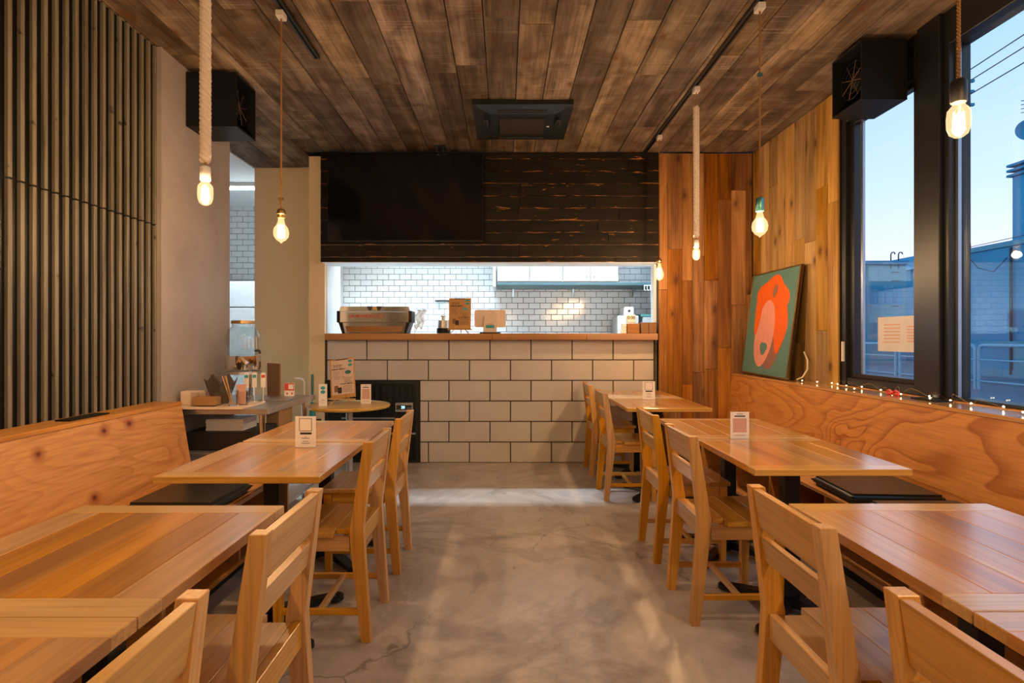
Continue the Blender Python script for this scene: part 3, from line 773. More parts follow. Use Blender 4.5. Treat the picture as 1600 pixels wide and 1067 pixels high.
# ================================================================== COUNTER ITEMS
CT = 1.2575
em = thing('espresso_machine', 'polished chrome espresso machine with red lettering on its back panel', 'coffee machine', (-1.262, 5.50, CT))
e1 = prism('lower_body', [(-.285, .0), (.285, .0), (.31, .105), (-.31, .105)], 'y', 0, .20, M['chrome'], em, bev=.002)
prism('drip_panel', [(-.262, .015), (.262, .015), (.278, .070), (-.278, .070)], 'y', -.006, .0, M['counter'], em)
for s in (-1, 1):
    prism('side_frame', [(s*.285, 0), (s*.31, 0), (s*.345, .105), (s*.315, .105)], 'y', -.01, .21, M['blackwood'], em)
    box('side_cap', (min(s*.335, s*.362), max(s*.335, s*.362), -.012, .22, .105, .218), M['blackwood'], em, .003)
box('back_panel', (-.333, .333, -.012, .21, .106, .212), M['chrome'], em, .004)
prism('upper_panel', [(-.345, .213), (.345, .213), (.33, .262), (-.33, .262)], 'y', .0, .25, M['chrome'], em, bev=.003)
for s in (-1, 1): prism('vent', [(s*.03, .225), (s*.055, .225), (s*.075, .2625), (s*.02, .2625)], 'y', -.003, .001, M['ink'], em)
box('badge', (-.02, .02, -.003, .0, .225, .258), M['copper'] if 'copper' in M else M['brass'], em, .002)
text('red_lettering', 'LA MARZOCCO', .046, M['redink'], em, (-.08, -.0135, .166), (PI/2, 0, 0))
cl_ = thing('hanging_cloth', 'white cloths hanging beside the espresso machine', 'cloth', (-.83, 5.62, CT))
bm = bmesh.new(); P = []
for i in range(13):
    for s in range(7):
        xx = -.05+.10*s/6*(1-.25*i/12); yy = .012*math.sin(s*2.2+i*.35); P.append((xx+.01*math.sin(i), yy, .24-.19*i/12 - .02*math.sin(s*1.7)*(i/12)))
V = [bm.verts.new(p) for p in P]
for i in range(12):
    for s in range(6): bm.faces.new((V[i*7+s], V[i*7+s+1], V[(i+1)*7+s+1], V[(i+1)*7+s]))
bmesh.ops.solidify(bm, geom=list(bm.faces), thickness=.004)
link('cloth', mesh(bm, True), M['whitep'], cl_); tube('hook_rail', [(-.06, 0, .235), (.06, 0, .235)], .004, M['steel'], cl_)
tube('rail_post', [(-.06, 0, .001), (-.06, 0, .235)], .004, M['steel'], cl_)
gr = thing('coffee_grinder', 'coffee grinder with a clear cone hopper behind the kraft menu', 'grinder', (-.61, 5.64, CT))
lathe('motor_body', [(0, .001), (.062, .001), (.066, .06), (.06, .062), (.054, .13), (.02, .133), (0, .133)], M['steel'], gr)
lathe('motor_band', [(.064, .003), (.0675, .003), (.0675, .052), (.064, .052)], M['blackwood'], gr)
lathe('collar', [(0, .134), (.018, .134), (.018, .165), (.03, .168), (.03, .178), (0, .178)], M['steel'], gr)
lathe('hopper', [(.016, .179), (.03, .20), (.07, .26), (.08, .315), (.077, .315), (.067, .262), (.028, .204), (.013, .182)], M['jar'], gr)
lathe('hopper_lid', [(0, .316), (.086, .316), (.086, .328), (0, .331)], M['shelf'], gr)
pos = thing('register_tablet', 'back of a pale tablet register with its stand on the counter', 'tablet', (-.145, 5.54, CT))
prism('tablet', [(-.152+.012, .06), (.152-.012, .06), (.152, .072), (.152, .218), (.14, .23), (-.14, .23), (-.152, .218), (-.152, .072)], 'y', -.006, .006, M['sheet'], pos)
prism('stand', [(-.066, .0), (.066, .0), (.066, .05), (.055, .17), (-.055, .17), (-.066, .05)], 'y', -.03, -.008, M['sheet'], pos, bev=.004)
box('base', (-.10, .10, -.05, .08, .0, .012), M['ac'], pos, .003)
for k in range(4): box('printed_figure', (-.028+.016*k, -.018+.016*k, -.0315, -.030, .088, .096), M['redink'], pos)
box('printed_band', (-.04, .042, -.0315, -.030, .052, .082), M['tealink'], pos)
# wooden box row at the right end of the counter
for i, (x0, x1, h, m_, lab) in enumerate(((1.17, 1.285, .095, 'counter', 'orange brown wooden box at the left of the counter end row'), (1.30, 1.372, .105, 'cardbox', 'dark brown box second from the end of the counter'), (1.376, 1.448, .105, 'cardbox', 'dark brown box at the very end of the counter beside the jamb'))):
    o = thing('wooden_box', lab, 'box', ((x0+x1)/2, 5.47, CT), 0, 'boxes at the right end of the counter'); hw = (x1-x0)/2
    box('box_body', (-hw, hw, -.04, .08, .0005, h-.012), M[m_], o, .002); box('lid', (-hw-.001, hw+.001, -.042, .082, h-.0115, h), M[m_], o, .002)
for k in range(3):
    tag(box('paper_pack', (1.125+.006*k-.01, 1.165, 5.45, 5.53, CT+.001+.031*k, CT+.030+.031*k), M['paper'], bev=.002), 'cream paper pack at the left end of the box row, ' + ('bottom', 'middle', 'top')[k]+' of three', 'paper pack', 'cream packs stacked on the counter')
tm = thing('kitchen_timer', 'small white digital timer behind the brown boxes', 'timer', (1.235, 5.58, CT))
box('stand', (-.02, .02, -.01, .03, .001, .105), M['whitep'], tm, .002)
tb_ = box('timer_body', (-.045, .045, -.02, .004, .105, .185), M['whitep'], tm, .008)
text('timer_digits', '0:00', .045, M['ink'], tb_, (0, -.0125, .008), (PI/2, 0, 0))

# kitchen beyond
kc = thing('kitchen_cabinet', 'white wall cabinets hanging on the tiled kitchen wall', 'cabinet', (0, 7.0, 1.90))
box('cabinet_body', (-.10, 1.40, .02, .63, 0, .7), M['cab'], kc, .002)
for i, (a, b) in enumerate(((-.09, .30), (.305, .70), (.72, 1.05), (1.055, 1.39))):
    d = box('door', (a, b, 0, .019, .01, .69), M['cab'], kc, .002)
    kx = (b-a)/2*(.75 if i in (0, 2) else -.75)
    if i > 1: lathe('knob', [(0, 0), (.009, 0), (.011, .012), (0, .015)], M['steel'], d, (kx, -.01, -.27), 12, (PI/2, 0, 0))
box('side_bracket', (-.15, -.11, -.02, .63, -.06, .2), M['cab'], kc, .002)
hs_ = thing('cabinet_underside', 'dark steel shelf running below the white wall cabinets', 'shelf', (0, 7.0, 1.862))
box('underside_board', (-.10, 1.95, -.01, .64, 0, .034), M['shelf'], hs_, .002)  # shadow under the cabinets put into the dark teal of this board
for k in range(3): prism('bracket', [(.56, 0), (.64, 0), (.64, -.10)], 'x', .1+.8*k, .12+.8*k, M['steel'], hs_)
hk = thing('hook_rack', 'pale rack of small hooks fixed at the end of the cabinet underside', 'rack', (1.78, 6.97, 1.80))
tube('rail', [(-.08, 0, .055), (.08, 0, .055)], .004, M['whitep'], hk)
for k in range(5): tube('hook', [(-.072+.036*k, 0, .06), (-.072+.036*k, 0, .0), (-.062+.036*k, -.012, -.008), (-.055+.036*k, -.012, .004)], .004, M['whitep'], hk, 6)
wh = thing('whisk', 'wire whisk hanging from the hook rack by the kitchen wall', 'whisk', (1.83, 6.955, 1.60))
for k in range(4):
    a = k*PI/4; tube('wire_loop', [(.055*math.sin(t*PI/10)*math.cos(a), .055*math.sin(t*PI/10)*math.sin(a), .10+.08*math.cos(t*PI/10)) for t in range(20)], .0022, M['steel'], wh, 5, True)
tube('handle', [(0, 0, .03), (.03, 0, -.16)], .01, M['whitep'], wh)
sf = thing('white_appliance', 'small white appliance with a round black knob at the tiled wall', 'appliance', (1.52, 7.1, .86))
box('body', (-.03, .09, 0, .3, .45, .74), M['whitep'], sf, .01); box('grey_base', (-.12, .15, -.01, .32, 0, .63), M['steel'], sf, .01); lathe('knob', [(0, 0), (.018, 0), (.015, .02), (0, .02)], M['ink'], sf, (.03, -.001, .69), 14, (PI/2, 0, 0))
kb = thing('kitchen_counter', 'steel topped kitchen counter along the tiled back wall', 'counter', (0, 7.05, 0))
box('worktop', (-2.17, 1.99, 0, .59, .83, .858), M['steel'], kb, .003); box('cabinet_front', (-2.17, 1.99, .03, .58, .1, .829), M['white'], kb); box('plinth', (-2.17, 1.99, .08, .58, .001, .099), M['black'], kb)
tk = thing('tall_container', 'grey steel container right of the white appliance', 'container', (1.82, 7.1, .86))
box('body', (-.10, .14, 0, .3, 0, .62), M['cab'], tk, .006); box('lid', (-.125, .125, -.005, .305, .62, .65), M['teal'], tk, .004)
rf = thing('tall_refrigerator', 'white upright refrigerator in the corridor behind the pillar', 'refrigerator', (-3.4, 6.9, 0))
box('body', (-.7, .7, .03, .70, .03, 1.90), M['cab'], rf, .004)
for a, b, nm in ((.05, 1.575, 'lower_door'), (1.59, 1.89, 'upper_door')):
    d = box(nm, (-.695, .695, 0, .029, a, b), M['cab'], rf, .003)
    tube('handle', [(.60, -.03, -.08), (.60, -.03, .08)], .008, M['steel'], d)
for lab, loc, L, rz in (('long fluorescent tube lamp on the corridor and kitchen ceiling', (-.9, 6.53, 2.925), 5.6, 0),):
    o = thing('tube_lamp', lab, 'lamp', loc)
    box('housing', (-L/2, L/2, -.04, .04, .02, .058), M['whitep'], o, .003); tube('tube', [(-L/2+.02, 0, .0), (L/2-.02, 0, .0)], .013, M['ledw'], o, 10)

# ================================================================== TV, AC, TRACKS, BOXES
tv = thing('television', 'large black flat television mounted on the dark board header', 'television', (-.935, 5.33, 2.53))
bd = box('housing', (-.73, .73, .0, .045, -.418, .418), M['blackwood'], tv, .004)
box('screen', (-.722, .722, -.003, -.0005, -.400, .412), M['tv'], tv); box('lower_bezel', (-.728, .728, -.006, .0, -.416, -.402), M['ac'], tv, .001)
box('wall_mount', (-.2, .2, .045, .084, -.15, .15), M['black'], tv)
bk = thing('ceiling_bracket', 'small black bracket at the ceiling above the television', 'bracket', (-.60, 5.28, 2.95))
box('plate', (-.05, .05, -.05, .05, .02, .033), M['black'], bk); 
for s in (-1, 1): box('lug', (s*.03-.01, s*.03+.01, -.03, .03, -.005, .02), M['black'], bk)
ac = thing('ceiling_air_conditioner', 'square black cassette air conditioner in the plank ceiling', 'air conditioner', (.135, 4.60, CH_Z-.036))
bm = bmesh.new(); add_box(bm, -.375, .375, -.375, .375, 0, .036)
link('panel', mesh(bm), M['ac'], ac)
bm = bmesh.new()
for k in range(4):
    R = Matrix.Rotation(k*PI/2, 4, 'Z'); s = bmesh.new(); add_prism(s, [(-.37, -.02), (-.375, 0), (-.25, -.002), (-.25, -.02)], 'y', -.25, .25)
    s.free()
    pts = [(-.378, -.378, .0), (.378, -.378, 0), (.25, -.25, -.022), (-.25, -.25, -.022)]
    f = bm.faces.new([bm.verts.new(R @ Vector(p)) for p in pts])
link('bevelled_rim', mesh(bm), M['ac'], ac)
box('centre_plate', (-.25, .25, -.25, .25, -.022, -.001), M['ac'], ac)
for k in range(4):
    a = k*PI/2; o = box('louvre_slot', (-.19, .19, -.018, .018, -.004, .004), M['ink'], ac)
    o.location = (.285*math.sin(a), -.285*math.cos(a), -.019); o.rotation_euler = (math.radians(-9)*math.cos(a), math.radians(-9)*math.sin(a), a)
    o2 = box('louvre_blade', (-.185, .185, -.006, .006, -.002, .002), M['ac'], ac); o2.location = (.285*math.sin(a), -.285*math.cos(a), -.025); o2.rotation_euler = (math.radians(-9)*math.cos(a), math.radians(-9)*math.sin(a), a)
box('grille_frame', (-.185, .185, -.175, .175, -.029, -.022), M['black'], ac, .002)
for k in range(30): plank(ac, 'grille_bar', -.172+k*.0118, -.1685+k*.0118, -.16, .16, -.033, -.029, M['bronze'], .0006)
box('indicator', (.20, .222, .0, .012, -.026, -.022), M['whitep'], ac)
for lab, x, y0, y1 in (('short black lighting track over the left tables', -1.18, -1.0, 3.56), ('long black lighting track over the right tables', 1.325, -1.0, 5.41)):
    o = thing('lighting_track', lab, 'light track', (x, (y0+y1)/2, CH_Z-.02)); L = (y1-y0)/2
    bm = bmesh.new(); add_prism(bm, [(-.018, 0), (-.007, 0), (-.007, .012), (.007, .012), (.007, 0), (.018, 0), (.018, .0195), (-.018, .0195)], 'y', -L, L); link('rail', mesh(bm), M['black'], o)
    box('end_cap', (-.019, .019, L, L+.01, -.001, .0195), M['ac'], o)
def fanbox(label, x0, x1, y0, y1, z0, z1, openx):
    cx, cy = (x0+x1)/2, (y0+y1)/2
    o = thing('wall_box', label, 'box', (cx, cy, z0), 0, 'black open boxes near the ceiling'); hx, hy, H = (x1-x0)/2, (y1-y0)/2, z1-z0; t = .012; B = M['blackwood']
    box('top_panel', (-hx, hx, -hy, hy, H-t, H), B, o, .001); box('bottom_panel', (-hx, hx, -hy, hy, 0, t), B, o, .001)
    box('side_panel', (-hx, hx, -hy, -hy+t, t, H-t), B, o, .001); box('side_panel', (-hx, hx, hy-t, hy, t, H-t), B, o, .001)
    bx_ = -openx*hx; box('rear_panel', (min(bx_, bx_+openx*t), max(bx_, bx_+openx*t), -hy+t, hy-t, t, H-t), B, o)
    c = (openx*hx*.35, 0, H/2)
    lathe('motor', [(0, -.05), (.04, -.05), (.055, -.02), (.05, .03), (0, .04)], M['ac'], o, c, 18, (0, openx*PI/2, 0))
    for k in range(3):
        r = .04+.035*k; tube('guard_ring', [(openx*hx*.72, r*math.cos(2*PI*t_/24), H/2+r*math.sin(2*PI*t_/24)) for t_ in range(24)], .002, M['iron'], o, 5, True)
    for k in range(4):
        a = k*PI/4+.3; tube('guard_wire', [(openx*hx*.72, .115*math.cos(a), H/2+.115*math.sin(a)), (openx*hx*.72, -.115*math.cos(a), H/2-.115*math.sin(a))], .0022, M['bronze'], o, 5)
    tube('support_rod', [(openx*(-hx+t), 0, H/2), (c[0], 0, H/2)], .008, M['iron'], o)
    return o
fanbox('black open fronted box high on the grey pillar at left', -2.085, -1.757, 3.72, 4.01, 2.60, 2.955, 1)
rb = fanbox('black open fronted box high beside the street window', 2.07, 2.335, 3.30, 3.60, 2.60, 2.955, -1)
for b_ in ('hanger',):
    for o in [o for o in COL.objects if o.name.startswith('wall_box') and o.parent is None]:
        tube('hanger', [(0, -.05, .34), (0, -.05, .386)], .01, M['black'], o); tube('hanger', [(0, .05, .34), (0, .05, .386)], .01, M['black'], o)

# ================================================================== PENDANT LAMPS
def twisted(L, R, r, turns, strands=3, seg=None):
    bm = bmesh.new(); seg = seg or int(turns*8)
    for s in range(strands):
        add_tube(bm, [(R*math.cos(2*PI*(turns*i/seg+s/strands)), R*math.sin(2*PI*(turns*i/seg+s/strands)), -L*i/seg) for i in range(seg+1)], r, 6)
    return mesh(bm, True)
def bulb_prof(kind):
    if kind == 'tube': return [(.013, 0), (.016, -.008), (.027, -.022), (.029, -.045), (.028, -.07), (.022, -.088), (.010, -.097), (0, -.099)]
    if kind == 'globe': return [(.014, 0), (.016, -.015), (.022, -.035), (.036, -.055), (.041, -.078), (.037, -.10), (.024, -.118), (.008, -.128), (.003, -.135), (0, -.136)]
    return [(.013, 0), (.015, -.02), (.026, -.05), (.036, -.085), (.038, -.105), (.033, -.125), (.02, -.14), (0, -.148)]
def pendant(label, x, y, zb, kind, cord, sock, sockh=.05, scale=1.0, bulbh=None):
    o = thing('pendant_lamp', label, 'lamp', (x, y, CH_Z-.022), 0, 'bare bulb pendant lamps on the ceiling tracks')
    pf = [(r*scale, z*scale) for r, z in bulb_prof(kind)]; bh = -pf[-1][1]
    box('track_plug', (-.02, .02, -.03, .03, -.035, .0), M['whitep'], o, .003)
    top = CH_Z-.022; L = top-.035-zb-bh-sockh
    if cord == 'rope':
        L1 = .10
        tube('thin_cord', [(0, 0, -.035), (0, 0, -.035-L1)], .003, M['cord'], o, 6)
        link('rope', twisted(L-L1-.02, .0105, .0125, (L-L1)/.055, 3), M['rope'], o, (0, 0, -.035-L1))
        tube('thin_cord', [(0, 0, -.035-L+.025), (0, 0, -.035-L)], .004, M['cord'], o, 6)
    else:
        link('twisted_cord', twisted(L, .003, .0032, L/.022, 2, int(L/.0045)), M[cord], o, (0, 0, -.035))
    zs = -.035-L
    sr = .02*scale if kind != 'globe' else .021
    m_ = M[sock]
    lathe('socket', [(0, 0), (sr*.5, 0), (sr*.95, -.006), (sr, -.012), (sr, -sockh+.003), (sr*.9, -sockh), (0, -sockh)], m_, o, (0, 0, zs), 20)
    if sock == 'brass':
        lathe('socket_ring', [(sr*.9, -.02), (sr*1.25, -.024), (sr*1.25, -.03), (sr*.9, -.034)], m_, o, (0, 0, zs), 20)
    b = lathe('bulb', [(pf[0][0], 0.0)] + pf[1:], M['bulb'], o, (0, 0, zs-sockh), 24)
    bm = bmesh.new(); n_ = 6
    for k in range(n_):
        a = 2*PI*k/n_; a2 = 2*PI*(k+.5)/n_; r0 = pf[3][0]*.42
        z0, z1 = -bh*.28, -bh*.78
        add_tube(bm, [(r0*math.cos(a), r0*math.sin(a), z0), (r0*1.1*math.cos(a2), r0*1.1*math.sin(a2), z1)], .0016, 5)
    link('filament', mesh(bm), M['filament'], o, (0, 0, zs-sockh))
    l = bpy.data.lights.new('bulb_light', 'POINT'); l.energy = BULB_W; l.color = BULB_C; l.shadow_soft_size = .022
    lo = bpy.data.objects.new('bulb_light', l); COL.objects.link(lo); lo.parent = o; lo.location = (0, 0, zs-sockh-bh*.55)
    return o
pendant('pendant lamp on thick twisted white rope, over left tables', -1.18, 2.24, 1.738, 'tube', 'rope', 'whitep', .058)
p2 = pendant('pendant lamp with round bulb and brass socket on thin cord, at left', -1.20, 3.05, 1.723, 'globe', 'cord', 'brass', .05)
box('cord_clip', (-.012, .012, -.004, .004, -.006, .006), M['brass'], p2).location = (0, 0, -1.0)
pendant('farthest pendant lamp with pear bulb on thin cord, right of the opening', 1.335, 4.92, 1.71, 'pear', 'cord', 'brass', .045)
pendant('pendant lamp on white rope over the back right tables', 1.335, 3.97, 1.756, 'tube', 'rope', 'whitep', .055, .92)
p4 = pendant('pendant lamp with round bulb and teal metal socket, at right', 1.335, 2.98, 1.743, 'globe', 'cord', 'teal', .075)
box('cord_clip', (-.012, .012, -.006, .006, -.01, .01), M['teal'], p4).location = (0, 0, -.37)
pendant('nearest pendant lamp with black socket, hanging before the window', 1.335, 1.674, 1.806, 'tube', 'cord', 'iron', .07, 1.05)
for x, y, lab in ((-1.18, .9, 'added round bulb pendant over the nearest left table, unseen above the frame'), (-1.18, -.5, 'added unseen round bulb pendant behind the camera on the left track'), (1.335, .4, 'added round bulb pendant over the nearest right table, unseen above the frame'), (1.335, -.8, 'added unseen round bulb pendant behind the camera on the right track'), (0.1, -1.4, 'added unseen round bulb pendant alone near the rear wall')):  # extra pendants added out of view for warm fill from the camera side
    pendant(lab, x, y, 1.75, 'globe', 'cord', 'brass', .05)

# ================================================================== PICTURE
def P3(px, py, s): return Vector(((px-789)/s, 889/s, 1.22-(py-527)/s))
pc = thing('framed_picture', 'large framed abstract print in teal, orange and pink leaning on the boards', 'picture', (2.215, 4.915, .882))
BL, BR, TR_, TL = Vector((2.235, 5.37, .905)), Vector((2.205, 4.45, .897)), Vector((2.335, 4.50, 1.815)), Vector((2.345, 5.37, 1.81))
ax_u = (BR-BL).normalized(); ax_v = (TL-BL); ax_v = (ax_v-ax_u*ax_v.dot(ax_u)).normalized(); ax_n = ax_u.cross(ax_v).normalized()
if ax_n.x > 0: ax_n = -ax_n
PM = Matrix((ax_u, ax_v, ax_n)).transposed().to_4x4()
org = BL - ax_v*.012 - Vector((2.215, 4.915, .882))
PM.translation = org
PW, PH = .925, .915
def ppart(name, bm, mat, sm=False):
    bmesh.ops.transform(bm, matrix=PM, verts=bm.verts); return link(name, mesh(bm, sm), mat, pc)
bm = bmesh.new(); add_box(bm, 0, PW, 0, PH, -.018, -.002); ppart('backing', bm, M['blackwood'])
for nm, b in (('frame_side', (0, .012, 0, PH)), ('frame_side', (PW-.012, PW, 0, PH)), ('frame_side', (.012, PW-.012, 0, .012)), ('frame_side', (.012, PW-.012, PH-.012, PH))):
    bm = bmesh.new(); add_box(bm, *b, -.02, .008, bev=.001); ppart(nm, bm, M['gold'])
M['p_teal'] = plain('print_teal', (.09, .24, .23), .35); M['p_or'] = plain('print_orange', (.80, .13, .01), .4)
M['p_pink'] = plain('print_pink', (.74, .31, .26), .4); M['p_mauve'] = plain('print_mauve', (.28, .14, .12), .4)
bm = bmesh.new(); add_box(bm, .012, PW-.012, .012, PH-.012, -.003, .001); ppart('print', bm, M['p_teal'])
def blob(cx, cy, rx, ry, lob, ph, amp=.12):
    return [((cx+rx*(1+amp*math.sin(lob*t+ph))*math.cos(t))*PW, (cy+ry*(1+amp*math.sin(lob*t+ph))*math.sin(t))*PH) for t in [2*PI*i/48 for i in range(48)]]
for i, (args, mt) in enumerate((((.60, .40, .26, .30, 3, .4), 'p_mauve'), ((.50, .70, .34, .24, 5, 1.0, .08), 'p_or'), ((.74, .50, .13, .26, 4, 2.0, .1), 'p_or'), ((.43, .40, .20, .32, 2, .2, .08), 'p_pink'), ((.24, .60, .07, .20, 3, 1.), 'p_or'), ((.45, .26, .075, .06, 3, .3, .12), 'p_teal'), ((.56, .80, .04, .06, 2, .3, .2), 'p_mauve'))):
    bm = bmesh.new(); add_prism(bm, blob(*args), 'z', .001, .0014+.0004*i); ppart('printed_shape', bm, M[mt])
cb = thing('loose_cable', 'loop of pale cable beside the framed picture on the ledge', 'cable', (2.30, 4.42, .884))
tube('cable', [(.0, .05, .01), (-.03, .0, .008), (-.02, -.06, .03), (.01, -.075, .09), (.03, -.04, .16), (.04, .03, .22)], .006, M['cablew'], cb, 8)

# fairy lights on the ledge
fs = thing('fairy_lights', 'string of tiny warm fairy lights trailing along the window ledge', 'string lights', (2.29, 0, .886))
rnd = random.Random(3); pts = []; y = 4.30; leds = []
while y > 1.75:
    xx = rnd.uniform(-.08, .07); pts.append((xx, y, .004)); leds.append((xx, y, .006))
    pts.append((xx*.3+rnd.uniform(-.03, .03), y-.045, rnd.choice((.004, .03, .045)))); y -= rnd.uniform(.09, .15)
for k in range(14):   # the tangle before the big pane
    q = (rnd.uniform(-.04, .09), rnd.uniform(2.2, 2.65), rnd.uniform(.005, .035)); pts.append(q); leds.append(q)
sm = []
for i in range(len(pts)-1):
    a, b = Vector(pts[i]), Vector(pts[i+1]); p0 = Vector(pts[max(i-1, 0)]); p3 = Vector(pts[min(i+2, len(pts)-1)])
    for t in (0, .33, .66):
        sm.append(.5*((2*a)+(b-p0)*t+(2*p0-5*a+4*b-p3)*t*t+(3*a-3*b+p3-p0)*t**3))
sm = [Vector((v.x, v.y, max(v.z, .003))) for v in sm]
tube('wire', sm, .0012, M['brass'], fs, 5)
lb = bmesh.new(); add_lathe(lb, [(0, -.004), (.0035, -.0025), (.0045, 0), (.0035, .003), (0, .0045)], 8); lme = mesh(lb, True); lme.materials.append(M['led'])
for q in leds: link('led', lme, None, fs, (q[0], q[1], q[2]+.002))
for lab, y in (('small red bow ornament on the ledge below the black column', 3.33), ('small red bow ornament on the ledge at the right frame edge', 2.39)):
    o = thing('red_bow', lab, 'ornament', (2.27, y, .882))
    for s in (-1, 1):
        tube('loop', [(0, 0, .012), (0, s*.025, .028), (0, s*.05, .02), (0, s*.048, .006), (0, s*.02, .006)], .007, M['red'], o, 6, True)
    lathe('knot', [(0, 0), (.011, .004), (.013, .013), (.008, .022), (0, .024)], M['red'], o, seg=12)

# ================================================================== STEEL SIDE TABLE AND ITS THINGS
st = thing('steel_table', 'stainless steel side table with shelf against the grey pillar', 'table', (-1.76, 3.92, 0))
box('tabletop', (-.33, .305, -.42, .44, .745, .78), M['steel'], st, .003)
for sx in (-.29, .25):
    for sy in (-.38, .36): lathe('leg', [(0, .001), (.018, .001), (.018, .745), (0, .745)], M['chrome'], st, (sx, sy, 0), 16)
box('lower_shelf', (-.32, .30, -.41, .43, .09, .115), M['steel'], st, .002); box('middle_shelf', (-.32, .10, -.41, .43, .49, .505), M['steel'], st, .002)
TZ = .7805
def O(x, y): return (x, y, TZ)
wbd = tag(box('white_board', (-2.06, -1.60, 3.46, 3.78, TZ, TZ+.012), M['sheet'], bev=.002), 'pinkish white board lying on the near end of the steel table', 'board')
Z2 = TZ+.0125
tag(box('white_block', (-2.055, -1.925, 3.60, 3.68, Z2, Z2+.085), M['sheet'], bev=.003), 'plain pale block at the left end of the steel table', 'block')
def openbox(name, x0, x1, y0, y1, z0, h, mat, parent=None, t=.004):
    bm = bmesh.new()
    for b in ((x0, x1, y0, y1, z0, z0+t), (x0, x0+t, y0, y1, z0+t, z0+h), (x1-t, x1, y0, y1, z0+t, z0+h), (x0+t, x1-t, y0, y0+t, z0+t, z0+h), (x0+t, x1-t, y1-t, y1, z0+t, z0+h)): add_box(bm, *b)
    return link(name, mesh(bm), mat, parent)
ab = thing('acrylic_tray', 'clear acrylic tray holding brown paper on the steel table', 'tray', (-1.86, 3.55, Z2))
openbox('tray', -.075, .075, -.05, .05, 0, .085, M['acrylic'], ab)
tag(box('brown_paper_stack', (-1.93, -1.79, 3.51, 3.59, Z2+.005, Z2+.055), M['kraft'], bev=.003), 'stack of brown paper inside the clear acrylic tray', 'paper stack')
fb = thing('dark_paper_bag', 'open grey paper bag behind the clear tray', 'bag', (-1.84, 3.68, Z2))
bm = bmesh.new(); ring0 = []; ring1 = []
for i in range(14):
    a = 2*PI*i/14; ring0.append(bm.verts.new((.05*math.cos(a), .035*math.sin(a), 0))); zz = .16+.035*math.sin(i*2.7)
    ring1.append(bm.verts.new((.11*math.cos(a), .06*math.sin(a), zz)))
bm.faces.new(ring0)
for i in range(14): bm.faces.new((ring0[i], ring1[i], ring1[(i+1) % 14], ring0[(i+1) % 14]))
bmesh.ops.solidify(bm, geom=list(bm.faces), thickness=.003); link('bag_body', mesh(bm), plain('grey_paper', (.16, .13, .11), .7), fb)
def cup(label, x, y, r, h, grp, mat='acrylic'):
    o = thing('clear_cup', label, 'cup', (x, y, Z2), 0, grp)
    lathe('cup_wall', [(0, 0), (r*.75, 0), (r, h), (r-.002, h), (r*.75-.002, .003), (0, .003)], M[mat], o, seg=20); return o
cup('clear cup of wooden stirrers on the steel table', -1.70, 3.55, .035, .10, 'clear cups on the steel table')
for k, (dx, dy) in enumerate(((-.012, 0), (-.004, .006), (.004, -.005), (.0, .004))):
    tag(tube('stirrer', [(-1.70+dx*.5, 3.55+dy, Z2+.006), (-1.745+dx*1.6, 3.55+dy, Z2+.185)], .0035, M['easel']), 'wooden stirrer in the clear cup, ' + ('leaning farthest left', 'second from the left', 'leaning farthest right', 'upright beside the rightmost one')[k], 'stirrer', 'stirrers in the clear cup')
cup('clear cup with pink patterned sleeve on the steel table', -1.655, 3.60, .036, .09, 'clear cups on the steel table')
tag(box('pink_packet', (-1.70, -1.64, 3.598, 3.604, Z2+.004, Z2+.13), M['pinkink'], bev=.001), 'pink packet standing in a clear cup', 'packet')
cup('clear cup holding small brown jar, right of the stirrers', -1.72, 3.75, .045, .08, 'clear cups on the steel table')
lathe_o = lathe('small_brown_jar', [(0, 0), (.02, 0), (.026, .02), (.018, .035), (.028, .06), (0, .075)], M['brass'], None, (-1.72, 3.75, Z2+.004)); tag(lathe_o, 'small brown jar inside a clear cup on the steel table', 'jar')
dp = thing('drink_dispenser', 'glass drink dispenser jar with metal lid on a mirrored ring stand', 'drink dispenser', O(-1.865, 4.05))
for k in range(3):
    a = k*2*PI/3-.7; tube('stand_leg', [(.10*math.cos(a), .10*math.sin(a), 0), (.10*math.cos(a), .10*math.sin(a), .30)], .008, M['chrome'], dp)
lathe('stand_ring', [(.11, .18), (.122, .18), (.122, .20), (.11, .20)], M['steel'], dp, seg=32)
lathe('stand_drum', [(0, .21), (.112, .21), (.118, .22), (.118, .31), (0, .31)], M['chrome'], dp, seg=32)
lathe('jar', [(0, .312), (.10, .312), (.112, .33), (.112, .45), (.10, .49), (.072, .515), (.072, .535), (.069, .535), (.069, .515), (.097, .488), (.108, .45), (.108, .334), (.098, .316), (0, .316)], M['jar'], dp, seg=32)
lathe('lid', [(0, .536), (.078, .536), (.078, .558), (0, .560)], M['brass'], dp, seg=28)
tube('tap', [(.10, -.03, .345), (.135, -.04, .345), (.14, -.042, .325)], .008, M['ink'], dp)
for k in range(4): tube('ice_pattern', [(.085*math.cos(-.3-k*.3)+.03, .11*math.sin(-.3-k*.3)*1.02, .36), (.082*math.cos(-.3-k*.3)+.03, .11*math.sin(-.3-k*.3)*1.02, .44)], .002, M['whitep'], dp, 5)
bp = tag(box('dark_folder', (-1.735, -1.725, 4.17, 4.35, TZ, TZ+.245), M['cardbox'], bev=.002), 'dark brown folder standing beside the drink dispenser', 'folder'); bp.rotation_euler = (0, 0, .9)
rc = thing('red_card', 'small red and white printed card standing on the steel table', 'card', O(-1.60, 4.22))
box('card', (-.037, .037, 0, .003, 0, .10), M['paper'], rc); box('red_print', (-.035, .035, -.001, 0, .045, .098), M['redink'], rc); box('white_square', (-.005, .03, -.002, -.001, .055, .09), M['paper'], rc)
for k in range(2): box('printed_mark', (-.02+.035*k, -.01+.035*k, -.001, 0, .015, .03), M['redink'], rc)
